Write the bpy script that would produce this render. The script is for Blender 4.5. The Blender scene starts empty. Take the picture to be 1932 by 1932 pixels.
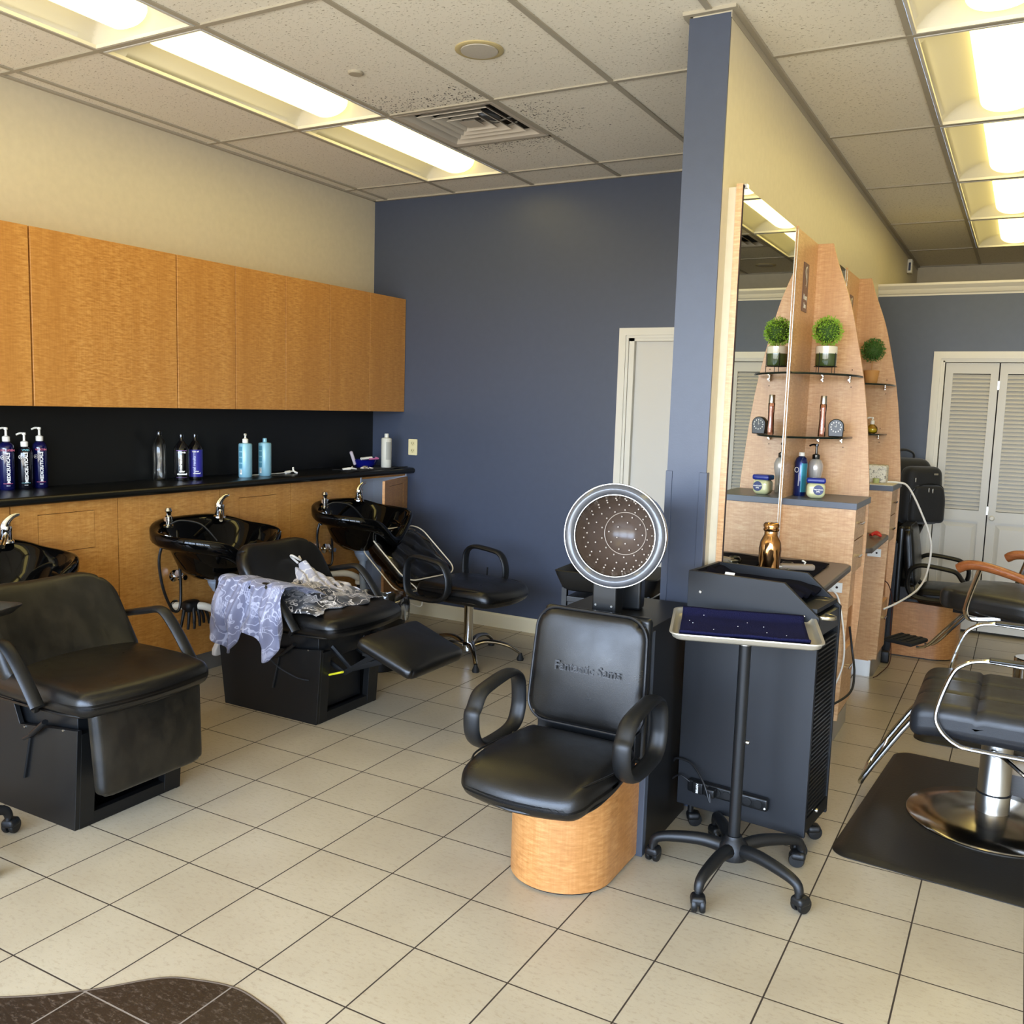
import bpy, math, random
from mathutils import Vector, Matrix
random.seed(7)
C = bpy.context.scene.collection
sc = bpy.context.scene
PI = math.pi
cos, sin = math.cos, math.sin
# ------------------------------------------------------------ camera
cd = bpy.data.cameras.new('camera'); cam = bpy.data.objects.new('camera', cd); C.objects.link(cam)
def cam_axes(yaw, pitch, roll):
    cy, sy, cp, sp = cos(yaw), sin(yaw), cos(pitch), sin(pitch)
    f = Vector((-sy*cp, cy*cp, sp)); r = Vector((cy, sy, 0)); u = r.cross(f)
    return cos(roll)*r+sin(roll)*u, -sin(roll)*r+cos(roll)*u, f
_r, _u, _f = cam_axes(0.5041, -0.1152, 0.0307)
cam.matrix_world = Matrix(((_r.x, _u.x, -_f.x, 0), (_r.y, _u.y, -_f.y, 0), (_r.z, _u.z, -_f.z, 1.545), (0, 0, 0, 1)))
cd.sensor_width = 36; cd.lens = 1734.593/1932*36; cd.shift_x = -5.32/1932; cd.clip_start = .05; cd.clip_end = 200
sc.camera = cam
# ------------------------------------------------------------ view + world + daylight
sc.view_settings.view_transform = 'Standard'; sc.view_settings.look = 'None'
sc.view_settings.gamma = 1; sc.view_settings.exposure = 1.08; sc.view_settings.use_curve_mapping = False
sc.cycles.max_bounces = 10; sc.cycles.diffuse_bounces = 5; sc.cycles.glossy_bounces = 5; sc.cycles.transmission_bounces = 8
sc.cycles.transparent_max_bounces = 12; sc.cycles.caustics_reflective = False; sc.cycles.caustics_refractive = False
sc.cycles.sample_clamp_indirect = 6
w = bpy.data.worlds.new('daylight'); sc.world = w; w.use_nodes = True
bg = w.node_tree.nodes['Background']
wn = w.node_tree.nodes; wl = w.node_tree.links
tc = wn.new('ShaderNodeTexCoord'); sx = wn.new('ShaderNodeSeparateXYZ'); cr = wn.new('ShaderNodeValToRGB')
wl.new(tc.outputs['Generated'], sx.inputs[0]); wl.new(sx.outputs['Z'], cr.inputs[0]); wl.new(cr.outputs[0], bg.inputs['Color'])
cr.color_ramp.elements[0].position = 0.0; cr.color_ramp.elements[0].color = (.42, .41, .38, 1)
e = cr.color_ramp.elements.new(0.02); e.color = (.66, .80, 1, 1)
cr.color_ramp.elements[-1].position = 1.0; cr.color_ramp.elements[-1].color = (.35, .55, 1, 1)
bg.inputs['Strength'].default_value = 12.5
LENS_EMIT = 3.1
FRONT_Y = -1.8; RIGHT_X = 3.6; LEFT_X = -4.25; BACK_Y = 5.475; CEIL = 2.976
for i, (x0, x1) in enumerate(((-4.0, -1.75), (-1.55, .75), (1.0, 3.3))):
    ld = bpy.data.lights.new('window_daylight', 'AREA'); ld.shape = 'RECTANGLE'; ld.size = x1-x0; ld.size_y = 2.3
    ld.cycles.is_portal = True
    lo = bpy.data.objects.new('window_daylight', ld); C.objects.link(lo)
    lo.location = ((x0+x1)/2, FRONT_Y+.05, 1.45); lo.rotation_euler = (PI/2, 0, 0)
# ------------------------------------------------------------ material helpers
def lin(h):
    h = h.lstrip('#'); v = [int(h[i:i+2], 16)/255 for i in (0, 2, 4)]
    return tuple(c/12.92 if c <= .04045 else ((c+.055)/1.055)**2.4 for c in v)+(1,)
class NT:
    def __init__(s, name):
        s.m = bpy.data.materials.new(name); s.m.use_nodes = True; s.n = s.m.node_tree.nodes; s.l = s.m.node_tree.links
        s.b = s.n['Principled BSDF']
    def new(s, t, **k):
        n = s.n.new('ShaderNode'+t)
        for a, v in k.items():
            if hasattr(n, a): setattr(n, a, v)
            else: n.inputs[a.replace('_', ' ')].default_value = v
        return n
    def link(s, a, b): s.l.new(a, b)
    def coord(s, scale=(1, 1, 1), loc=(0, 0, 0)):
        t = s.new('TexCoord'); mp = s.new('Mapping'); mp.inputs['Scale'].default_value = scale; mp.inputs['Location'].default_value = loc
        s.link(t.outputs['Object'], mp.inputs[0]); return mp.outputs[0]
    def noise(s, vec, scale=5, detail=3, rough=.5):
        n = s.new('TexNoise'); n.inputs['Scale'].default_value = scale; n.inputs['Detail'].default_value = detail; n.inputs['Roughness'].default_value = rough
        s.link(vec, n.inputs['Vector']); return n.outputs['Fac']
    def ramp(s, fac, stops):
        r = s.new('ValToRGB'); e = r.color_ramp.elements
        e[0].position, e[0].color = stops[0]; e[1].position, e[1].color = stops[-1]
        for p, c in stops[1:-1]:
            q = e.new(p); q.color = c
        s.link(fac, r.inputs[0]); return r.outputs[0]
    def mix(s, fac, a, b, mode='MIX'):
        n = s.new('Mix', data_type='RGBA', blend_type=mode)
        for i, v in ((0, fac), (6, a), (7, b)):
            if hasattr(v, 'is_output'): s.link(v, n.inputs[i])
            else: n.inputs[i].default_value = v
        return n.outputs[2]
    def math(s, op, a, b=0, c=0):
        n = s.new('Math', operation=op)
        for i, v in enumerate((a, b, c)):
            if hasattr(v, 'is_output'): s.link(v, n.inputs[i])
            else: n.inputs[i].default_value = v
        return n.outputs[0]
    def bump(s, h, strength=.2, dist=.01):
        n = s.new('Bump'); n.inputs['Strength'].default_value = strength; n.inputs['Distance'].default_value = dist
        s.link(h, n.inputs['Height']); s.link(n.outputs[0], s.b.inputs['Normal'])
def flat(name, col, rough=.5, metal=0, coat=0, noise=None, trans=0, ior=1.45, alpha=1, spec=.5, emit=0, sheen=0):
    t = NT(name); b = t.b
    b.inputs['Base Color'].default_value = lin(col); b.inputs['Roughness'].default_value = rough
    b.inputs['Metallic'].default_value = metal; b.inputs['Coat Weight'].default_value = coat
    b.inputs['Transmission Weight'].default_value = trans; b.inputs['IOR'].default_value = ior
    b.inputs['Alpha'].default_value = alpha; b.inputs['Specular IOR Level'].default_value = spec
    b.inputs['Sheen Weight'].default_value = sheen
    if emit:
        b.inputs['Emission Color'].default_value = lin(col); b.inputs['Emission Strength'].default_value = emit
    if noise:
        sc_, st, d = noise; h = t.noise(t.coord(), sc_, 4); t.bump(h, st, d)
        v = t.noise(t.coord(loc=(3, 1, 2)), sc_*.13, 3)
        c = lin(col); d_ = tuple(x*.86 for x in c[:3])+(1,)
        t.link(t.mix(v, c, d_), b.inputs['Base Color'])
    return t.m
def wood(name, base, dark, light, rough=.38, coat=.12, seed=0):
    t = NT(name)
    fig = t.noise(t.coord((15, 15, 78), (seed, 0, 0)), 1.5, 4, .65)
    band = t.noise(t.coord((10, 10, .3), (seed, 2, 0)), 1.0, 2, .5)
    fine = t.noise(t.coord((150, 150, 5), (0, seed, 0)), 1.0, 3, .6)
    amp = t.math('MULTIPLY', t.math('SUBTRACT', fig, .5), t.math('MULTIPLY', band, 1.9))
    v = t.math('ADD', t.math('ADD', .5, amp), t.math('MULTIPLY', t.math('SUBTRACT', fine, .5), .30))
    v2 = t.math('ADD', v, t.math('MULTIPLY', t.math('SUBTRACT', band, .5), .35))
    c = t.ramp(v2, [(.22, lin(dark)), (.5, lin(base)), (.8, lin(light))])
    t.link(c, t.b.inputs['Base Color']); t.b.inputs['Roughness'].default_value = rough; t.b.inputs['Coat Weight'].default_value = coat
    t.b.inputs['Coat Roughness'].default_value = .3
    return t.m
def leather(name, col, rough=.34, worn=None):
    t = NT(name); b = t.b
    vo = t.new('TexVoronoi'); vo.inputs['Scale'].default_value = 420; t.link(t.coord(), vo.inputs['Vector'])
    t.bump(vo.outputs['Distance'], .10, .002)
    n = t.noise(t.coord(), 9, 4, .6)
    t.link(t.ramp(n, [(.3, (rough-.06,)*3+(1,)), (.75, (rough+.10,)*3+(1,))]), b.inputs['Roughness'])
    if worn:
        scr = t.noise(t.coord((1.2, 4, 2.5)), 4, 4, .6)
        t.link(t.mix(t.ramp(scr, [(.42, (0, 0, 0, 1)), (.72, (1, 1, 1, 1))]), lin(col), lin(worn)), b.inputs['Base Color'])
    else: b.inputs['Base Color'].default_value = lin(col)
    b.inputs['Specular IOR Level'].default_value = .42
    return t.m
# ------------------------------------------------------------ materials
LEATHER = leather('black_vinyl', '#0d0c0b', .33)
WORN = leather('worn_black_vinyl', '#100f0c', .36, '#231f18')
LEATHER_GREY = leather('charcoal_vinyl', '#1c1d20', .40)
PLASTIC = flat('black_plastic', '#0f1011', .45, noise=(300, .12, .002))
PLASTIC_S = flat('smooth_black_plastic', '#111213', .3)
BLACKBOX = flat('black_painted_board', '#0a0a0a', .42, noise=(120, .05, .001))
CHARCOAL = flat('charcoal_laminate', '#15171b', .5, noise=(60, .03, .001))
GLOSSBLACK = flat('black_porcelain', '#040404', .06, spec=.28)
CHROME = flat('chrome', '#dcdcdc', .08, 1)
STEEL = flat('brushed_steel', '#b5b2ab', .28, 1)
DARKMETAL = flat('black_metal', '#1a1b1c', .38, .3)
RUBBER = flat('black_rubber', '#101010', .7)
WHITEP = flat('white_plastic', '#e6e2d6', .4)
PVC = flat('white_pvc', '#dcd6c6', .4)
GREYPIPE = flat('grey_pipe', '#8b95a0', .45)
SILVERPLATE = flat('aluminium_kick', '#b9b6ae', .33, .85)
WOODL = wood('maple_laminate_wall', '#b9813f', '#a0692c', '#cf9a54', .36, .15)
WOODS = wood('maple_laminate_station', '#c79a6b', '#b07f50', '#dbb68a', .40, .12, 5)
WOODB = wood('maple_laminate_base', '#ac7640', '#925f2d', '#c49158', .36, .15, 9)
SEAM = flat('dark_seam', '#2a1a14', .8)
COUNTER = flat('black_laminate', '#0d0d0a', .32, noise=(200, .03, .001))
SPLASH = flat('black_backsplash', '#10100e', .45)
TABLETOP = flat('taupe_laminate', '#4e4640', .34, noise=(160, .02, .001))
LEDGE = flat('slate_laminate', '#565b66', .38)
CREAM = flat('cream_paint', '#d2c8b0', .42, noise=(220, .04, .002))
BLUE = flat('slate_blue_paint', '#434a5b', .40, noise=(170, .10, .002))
WHITEPAINT = flat('white_trim_paint', '#d8d2c2', .38)
DOORPAINT = flat('white_door_paint', '#cbc6ba', .42)
CREAMTRIM = flat('cream_baseboard', '#d8cba9', .45)
GRID = flat('ceiling_grid_metal', '#a39b8a', .5)
TROFFER = flat('white_enamel', '#c6c2b8', .45)
MIRROR = flat('mirror_glass', '#e8ecea', .01, 1)
NAVY = flat('navy_terry', '#1b1c3e', .95, noise=(420, .9, .006), spec=.1)
NAVYD = flat('dark_navy_terry', '#0e0f1c', .95, noise=(420, .9, .006), spec=.1)
TRAYM = flat('beige_steel_tray', '#b7b1a2', .3, .55)
MATM = flat('black_floor_mat', '#1a1815', .42, noise=(90, .2, .003))
REDWOOD = wood('cherry_arm_wood', '#8d4f27', '#6f3a1a', '#a8663a', .28, .4, 2)
SMOKE = None
def glassy(name, col, rough=.03, ior=1.45, mixf=.75):
    t = NT(name); out = t.n['Material Output']
    tr = t.new('BsdfTransparent'); tr.inputs[0].default_value = lin(col)
    gl = t.new('BsdfGlossy'); gl.inputs['Roughness'].default_value = rough; gl.inputs[0].default_value = (1, 1, 1, 1)
    fr = t.new('Fresnel'); fr.inputs[0].default_value = ior
    mx = t.new('MixShader'); f2 = t.math('ADD', t.math('MULTIPLY', fr.outputs[0], 1.2), 1-mixf-.2); f2.node.use_clamp = True
    t.link(f2, mx.inputs[0]); t.link(tr.outputs[0], mx.inputs[1]); t.link(gl.outputs[0], mx.inputs[2]); t.link(mx.outputs[0], out.inputs[0])
    return t.m
GLASS = glassy('clear_glass', '#dfe8e4', mixf=.80)
CLEARP = glassy('clear_plastic_film', '#e8e6e0', .08, 1.35, .79)
SMOKE = glassy('smoked_plastic', '#8d7f76', .06, 1.5, .72)
HOODRIM = glassy('clear_hood_rim', '#c2c2c8', .08, 1.5, .62)
PERFUME = glassy('pink_liquid_glass', '#f2d6ca', .03, 1.45, .78)
YELLOWLIQ = glassy('yellow_liquid_glass', '#f2e8a8', .03, 1.4, .8)
GRASSG = flat('leaf_green', '#8fb83a', .5); GRASSG2 = flat('dark_leaf_green', '#3d6e2a', .5)
def lens_mat():
    t = NT('fluorescent_lens'); out = t.n['Material Output']; em = t.new('Emission')
    em.inputs[0].default_value = (1, .80, .27, 1); em.inputs[1].default_value = LENS_EMIT
    t.link(em.outputs[0], out.inputs[0]); return t.m
LENS = lens_mat()
def tile_floor(name, c1, c2, grout, specks):
    t = NT(name); v = t.coord((1, 1, 1), (2.6249+.3048*20, -1.7309+.3048*20, 0))
    br = t.new('TexBrick'); br.offset = 0; br.squash = 1; t.link(v, br.inputs['Vector'])
    br.inputs['Scale'].default_value = 1; br.inputs['Brick Width'].default_value = .3048; br.inputs['Row Height'].default_value = .3048
    br.inputs['Mortar Size'].default_value = .0028; br.inputs['Mortar Smooth'].default_value = .3; br.inputs['Bias'].default_value = 0
    n1 = t.noise(t.coord(), 62, 7, .75); n2 = t.noise(t.coord((1, 2.2, 1)), 38, 6, .78)
    base = t.ramp(t.noise(t.coord(), 3, 3), [(.3, lin(c1)), (.7, lin(c2))])
    base = t.mix(t.ramp(n2, [(.52, (0, 0, 0, 1)), (.70, (.7, .7, .7, 1))]), base, lin(specks))
    base = t.mix(t.ramp(n1, [(.60, (0, 0, 0, 1)), (.70, (.8, .8, .8, 1))]), base, lin(specks))
    t.link(t.mix(br.outputs['Fac'], base, lin(grout)), t.b.inputs['Base Color'])
    t.link(t.ramp(br.outputs['Fac'], [(0, (.30,)*3+(1,)), (1, (.8,)*3+(1,))]), t.b.inputs['Roughness'])
    h = t.math('SUBTRACT', t.math('MULTIPLY', n1, .25), br.outputs['Fac']); t.bump(h, .35, .003)
    return t.m
FLOORM = tile_floor('beige_stone_tile', '#a4977f', '#afa38b', '#2e2318', '#8b7b62')
FLOORD = tile_floor('brown_stone_tile', '#241b15', '#2e241c', '#7b6f62', '#6d5f52')
def ceil_mat():
    t = NT('fissured_ceiling_tile')
    p = t.noise(t.coord((1, 1.9, 1)), 62, 3, .6); q = t.noise(t.coord(), 150, 2, .5)
    pits = t.math('MAXIMUM', t.ramp(p, [(.62, (0, 0, 0, 1)), (.67, (1, 1, 1, 1))]), t.ramp(q, [(.69, (0, 0, 0, 1)), (.74, (.8, .8, .8, 1))]))
    t.link(t.mix(pits, lin('#e2dccd'), lin('#a0947e')), t.b.inputs['Base Color'])
    t.b.inputs['Roughness'].default_value = .9; t.bump(t.math('SUBTRACT', 0, pits), .7, .004); return t.m
CEILM = ceil_mat()
# ------------------------------------------------------------ mesh builder
class MB:
    def __init__(s): s.v = []; s.f = []
    def add(s, vs, fs):
        o = len(s.v); s.v += [tuple(p) for p in vs]; s.f += [tuple(i+o for i in f) for f in fs]; return s
    def box(s, x0, x1, y0, y1, z0, z1):
        return s.add([(x, y, z) for z in (z0, z1) for x, y in ((x0, y0), (x1, y0), (x1, y1), (x0, y1))],
                     [(3, 2, 1, 0), (4, 5, 6, 7), (0, 1, 5, 4), (1, 2, 6, 5), (2, 3, 7, 6), (3, 0, 4, 7)])
    def xf(s, m, start=0):
        for i in range(start, len(s.v)): s.v[i] = tuple(m @ Vector(s.v[i]))
        return s
    def rbox(s, c, size, r, n=10, fn=None, k=4):
        sx_, sy_, sz_ = size
        def ax(L):
            h = L/2; rr = min(r, h*.999)
            a = [-h+rr*(1-cos(PI/2*i/k)) for i in range(k)]
            m = [-h+rr+(2*(h-rr))*i/n for i in range(n+1)]
            return a+m+[-x for x in reversed(a)]
        X, Y, Z = ax(sx_), ax(sy_), ax(sz_); h = (sx_/2, sy_/2, sz_/2); idx = {}; vs = []; fs = []
        def pt(p):
            key = tuple(round(q, 6) for q in p)
            if key in idx: return idx[key]
            q = [max(-h[i]+min(r, h[i]*.999), min(h[i]-min(r, h[i]*.999), p[i])) for i in range(3)]
            d = Vector([p[i]-q[i] for i in range(3)]); L = d.length
            o = Vector(q)+(d/L*min(r, L if r > 1e9 else r) if L > 1e-9 else Vector((0, 0, 0)))
            if fn: o = Vector(fn(o.x, o.y, o.z))
            vs.append((o.x+c[0], o.y+c[1], o.z+c[2])); idx[key] = len(vs)-1; return idx[key]
        def face(A, B, mk, flip):
            for i in range(len(A)-1):
                for j in range(len(B)-1):
                    q = [pt(mk(A[i], B[j])), pt(mk(A[i+1], B[j])), pt(mk(A[i+1], B[j+1])), pt(mk(A[i], B[j+1]))]
                    if len(set(q)) < 3: continue
                    fs.append(tuple(reversed(q)) if flip else tuple(q))
        face(X, Y, lambda a, b: (a, b, h[2]), 0); face(X, Y, lambda a, b: (a, b, -h[2]), 1)
        face(Y, Z, lambda a, b: (h[0], a, b), 0); face(Y, Z, lambda a, b: (-h[0], a, b), 1)
        face(Z, X, lambda a, b: (b, h[1], a), 0); face(Z, X, lambda a, b: (b, -h[1], a), 1)
        return s.add(vs, fs)
    def tube(s, pts, r, n=10, closed=False, smooth=0, up=None, ry=None, cap=True):
        P = [Vector(p) for p in pts]
        if smooth: P = catmull(P, smooth, closed)
        m = len(P); R = r if callable(r) else (lambda t: r); ratio = 1 if ry is None else ry
        T = []
        for i in range(m):
            a = P[(i-1) % m] if (closed or i) else P[i]; b = P[(i+1) % m] if (closed or i < m-1) else P[i]
            T.append((b-a).normalized())
        u = Vector(up) if up else (Vector((0, 0, 1)) if abs(T[0].z) < .9 else Vector((1, 0, 0)))
        vs = []; fs = []
        for i in range(m):
            if up: u = Vector(up)
            side = T[i].cross(u)
            if side.length < 1e-5: side = T[i].cross(Vector((1, .3, .2)))
            side.normalize(); u2 = side.cross(T[i]).normalized(); u = u2
            rr = R(i/(m-1))
            for j in range(n):
                a = 2*PI*j/n; vs.append(P[i]+side*cos(a)*rr+u2*sin(a)*rr*ratio)
        for i in range(m if closed else m-1):
            for j in range(n):
                a = i*n+j; b = i*n+(j+1) % n; c = ((i+1) % m)*n+(j+1) % n; d = ((i+1) % m)*n+j
                fs.append((a, b, c, d))
        if not closed and cap: fs.append(tuple(reversed(range(n)))); fs.append(tuple(range((m-1)*n, m*n)))
        return s.add(vs, fs)
    def lathe(s, prof, n=32, c=(0, 0, 0), ax=None, arc=None, sc2=(1, 1), cap=True):
        vs = []; fs = []; m = len(prof)
        for i, (r, z) in enumerate(prof):
            for j in range(n):
                a = 2*PI*j/n; vs.append(Vector((r*cos(a)*sc2[0], r*sin(a)*sc2[1], z)))
        for i in range(m-1):
            for j in range(n): fs.append((i*n+j, i*n+(j+1) % n, (i+1)*n+(j+1) % n, (i+1)*n+j))
        if cap and prof[0][0] > 1e-6: fs.append(tuple(reversed(range(n))))
        if cap and prof[-1][0] > 1e-6: fs.append(tuple(range((m-1)*n, m*n)))
        M_ = Matrix.Translation(c)
        if ax is not None: M_ = M_ @ Vector(ax).normalized().to_track_quat('Z', 'Y').to_matrix().to_4x4()
        return s.add([M_ @ v for v in vs], fs)
    def prism(s, poly, a, b, axis='y'):
        n = len(poly)
        def mk(p, q, t): return {'y': (p, t, q), 'x': (t, p, q), 'z': (p, q, t)}[axis]
        vs = [mk(p, q, a) for p, q in poly]+[mk(p, q, b) for p, q in poly]
        fs = [tuple(range(n)), tuple(reversed(range(n, 2*n)))]+[(i, i+n, (i+1) % n+n, (i+1) % n) for i in range(n)]
        return s.add(vs, fs)
    def loft(s, rings, closed=True, cap=True):
        n = len(rings[0]); vs = [p for r in rings for p in r]; fs = []
        for i in range(len(rings)-1):
            for j in range(n if closed else n-1):
                fs.append((i*n+j, i*n+(j+1) % n, (i+1)*n+(j+1) % n, (i+1)*n+j))
        if cap and closed: fs.append(tuple(reversed(range(n)))); fs.append(tuple(range((len(rings)-1)*n, len(rings)*n)))
        return s.add(vs, fs)
    def put(s, name, mat, parent=None, smooth=True, bevel=0, solid=0, angle=38, sub=0):
        me = bpy.data.meshes.new(name); me.from_pydata(s.v, [], s.f); me.validate(); me.update()
        import bmesh
        bm = bmesh.new(); bm.from_mesh(me); bmesh.ops.remove_doubles(bm, verts=bm.verts, dist=1e-6)
        bmesh.ops.recalc_face_normals(bm, faces=bm.faces); bm.to_mesh(me); bm.free()
        for p in me.polygons: p.use_smooth = smooth
        if smooth: me.set_sharp_from_angle(angle=math.radians(angle))
        me.materials.append(mat); o = bpy.data.objects.new(name, me); C.objects.link(o)
        if parent: o.parent = parent
        if solid: md = o.modifiers.new('s', 'SOLIDIFY'); md.thickness = solid; md.offset = 0
        if sub: md = o.modifiers.new('u', 'SUBSURF'); md.levels = sub; md.render_levels = sub
        if bevel: md = o.modifiers.new('b', 'BEVEL'); md.width = bevel; md.segments = 3; md.limit_method = 'ANGLE'; md.angle_limit = math.radians(50)
        return o
def catmull(P, k, closed):
    out = []; m = len(P)
    for i in range(m if closed else m-1):
        p0 = P[(i-1) % m] if (closed or i) else P[i]; p1 = P[i]; p2 = P[(i+1) % m]; p3 = P[(i+2) % m] if (closed or i+2 < m) else p2
        for j in range(k):
            t = j/k; out.append(.5*((2*p1)+(p2-p0)*t+(2*p0-5*p1+4*p2-p3)*t*t+(3*p1-p0-3*p2+p3)*t**3))
    if not closed: out.append(P[-1])
    return out
def rrect(w, h, r, n=6, c=(0, 0)):
    out = []
    for qx, qy, a0 in ((1, 1, 0), (-1, 1, 90), (-1, -1, 180), (1, -1, 270)):
        for i in range(n+1):
            a = math.radians(a0+90*i/n); out.append((c[0]+qx*(w/2-r)+r*cos(a), c[1]+qy*(h/2-r)+r*sin(a)))
    return out
def tag(o, label=None, cat=None, group=None, kind=None):
    if label: o['label'] = label
    if cat: o['category'] = cat
    if group: o['group'] = group
    if kind: o['kind'] = kind
    return o
def T(name, label, cat, loc=(0, 0, 0), rz=0, group=None):
    o = bpy.data.objects.new(name, None); C.objects.link(o); o.empty_display_size = .1
    o.location = loc; o.rotation_euler = (0, 0, rz); return tag(o, label, cat, group)
def dup(root, loc, rz=None, label=None):
    def cp(o, par):
        c = o.copy(); C.objects.link(c)
        if par: c.parent = par
        for ch in list(o.children): cp(ch, c)
        return c
    r = cp(root, None); r.location = loc
    if rz is not None: r.rotation_euler = (0, 0, rz)
    if label: r['label'] = label
    return r
def struct(mb, name, mat, parent=None, **k):
    o = mb.put(name, mat, parent, **k)
    if not parent: o['kind'] = 'structure'
    return o
def text(body, size, mat, parent, M_, name='lettering', ext=.0003, sx=1, bold=0):
    cu = bpy.data.curves.new(name, 'FONT'); cu.body = body; cu.size = size; cu.extrude = ext; cu.align_x = 'CENTER'; cu.align_y = 'CENTER'; cu.offset = bold; cu.resolution_u = 3
    o0 = bpy.data.objects.new('tmp', cu); me = bpy.data.meshes.new_from_object(o0); bpy.data.objects.remove(o0); bpy.data.curves.remove(cu)
    me.transform(M_ @ Matrix.Diagonal((sx, 1, 1, 1))); me.materials.clear(); me.materials.append(mat); me.name = name
    o = bpy.data.objects.new(name, me); C.objects.link(o); o.parent = parent; return o
def facing(loc, normal, up=(0, 0, 1)):
    n = Vector(normal).normalized(); x = Vector(up).cross(n).normalized(); y = n.cross(x)
    return Matrix(((x.x, y.x, n.x, loc[0]), (x.y, y.y, n.y, loc[1]), (x.z, y.z, n.z, loc[2]), (0, 0, 0, 1)))
# ============================================================ SETTING
F = .6096; U0 = -2.951; V0 = 2.687
PX0, PX1, PY0 = -1.20, -1.045, 3.38           # partition wall
FAR_Y = 9.72; CLOSET_Y = 7.36
struct(MB().box(LEFT_X-.1, RIGHT_X+.1, FRONT_Y-.1, FAR_Y+.1, -.08, 0), 'floor', FLOORM, smooth=False)
inl = [(-2.75, 1.08), (-2.45, 1.15), (-2.179, 1.30), (-2.02, 1.43), (-1.90, 1.566), (-1.80, 1.615), (-1.70, 1.64), (-1.60, 1.63), (-1.49, 1.60), (-1.33, 1.50), (-1.2, 1.3), (-1.2, 1.0), (-1.5, .7), (-2.2, .6), (-2.8, .75)]
inl = [(p.x, p.y) for p in catmull([Vector((a, b, 0)) for a, b in inl], 6, True)]
struct(MB().prism(inl, 0, .0012, 'z'), 'floor_inlay', FLOORD, smooth=False)
inn = MB(); inn.tube([(a, b, .0013) for a, b in inl], .0035, 6, closed=True, ry=.3)
struct(inn, 'trim_1', flat('inlay_edge', '#5c5044', .6))
struct(MB().box(LEFT_X-.1, LEFT_X, FRONT_Y, BACK_Y+.1, 0, CEIL+.1), 'wall_left', CREAM, smooth=False)
bw = MB().box(LEFT_X, -2.235, BACK_Y, BACK_Y+.12, 0, CEIL+.1).box(-2.235, -1.35, BACK_Y, BACK_Y+.12, 2.0, CEIL+.1).box(-1.35, PX0, BACK_Y, BACK_Y+.12, 0, CEIL+.1)
struct(bw, 'wall_back', BLUE, smooth=False)
# partition: cream right face, slate-blue end and left face
pw = struct(MB().box(PX0+.01, PX1, PY0+.01, FAR_Y, 0, CEIL+.1), 'wall_partition', CREAM, smooth=False)
struct(MB().prism([(PX0, PY0), (PX1-.0005, PY0), (PX1-.0005, PY0+.010), (PX0+.010, PY0+.010), (PX0+.010, BACK_Y), (PX0, BACK_Y)], 0, CEIL-.012, 'z'), 'painted_end', BLUE, pw, smooth=False)
cg = MB().box(PX0-.004, PX0+.022, PY0-.004, PY0+.03, .0, 1.315).box(PX1-.026, PX1+.004, PY0-.004, PY0+.028, 0, 1.315)
struct(cg, 'corner_guard', BLUE, pw, smooth=False, bevel=.0015)
struct(MB().box(PX0-.02, PX1+.022, PY0-.02, PY0+.001, CEIL-.006, CEIL+.02).box(PX1, PX1+.024, PY0, FAR_Y, CEIL-.006, CEIL+.02).box(PX0-.024, PX0, PY0, BACK_Y, CEIL-.006, CEIL+.02).box(PX1, PX1+.003, PY0, FAR_Y, CEIL-.03, CEIL-.006), 'wall_angle', GRID, pw, smooth=False)
cw = MB().box(PX1, -.573, CLOSET_Y, CLOSET_Y+.12, 0, 2.43).box(-.573, .863, CLOSET_Y, CLOSET_Y+.12, 1.965, 2.43).box(.863, RIGHT_X, CLOSET_Y, CLOSET_Y+.12, 0, 2.43)
struct(cw, 'wall_closet', flat('slate_blue_paint_far', '#4c5361', .42, noise=(170, .10, .002)), smooth=False)
cr_ = [(0, 0), (0, .012), (-.012, .016), (-.022, .030), (-.026, .045), (-.044, .062), (-.05, .07), (-.05, .085), (.13, .085), (.13, 0)]
struct(MB().prism([(CLOSET_Y-.001+a, 2.425+b) for a, b in cr_], PX1, RIGHT_X, 'x'), 'trim_2', WHITEPAINT, angle=25)
struct(MB().box(PX1-.1, RIGHT_X, FAR_Y, FAR_Y+.1, 0, CEIL+.1), 'wall_far', CREAM, smooth=False)
struct(MB().box(RIGHT_X, RIGHT_X+.1, FRONT_Y, FAR_Y+.1, 0, CEIL+.1), 'wall_right', CREAM, smooth=False)
fw = MB().box(LEFT_X, RIGHT_X, FRONT_Y-.12, FRONT_Y, 0, .3).box(LEFT_X, RIGHT_X, FRONT_Y-.12, FRONT_Y, 2.6, CEIL+.1)
for a, b in ((LEFT_X, -4.0), (-1.75, -1.55), (.75, 1.0), (3.3, RIGHT_X)): fw.box(a, b, FRONT_Y-.12, FRONT_Y, .3, 2.6)
struct(fw, 'wall_front', CREAM, smooth=False)
for i, (x0, x1) in enumerate(((-4.0, -1.75), (-1.55, .75), (1.0, 3.3))):
    wf = MB()
    for q in range(4):
        x = x0+(x1-x0)*q/3; wf.box(x-.025, x+.025, FRONT_Y-.09, FRONT_Y-.03, .3, 2.6)
    for z in (.3, 1.0, 2.56): wf.box(x0, x1, FRONT_Y-.088, FRONT_Y-.032, z, z+.04)
    struct(wf, 'window_%d' % (i+1), flat('bronze_window_frame', '#3a352f', .4, .3), smooth=False)
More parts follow.
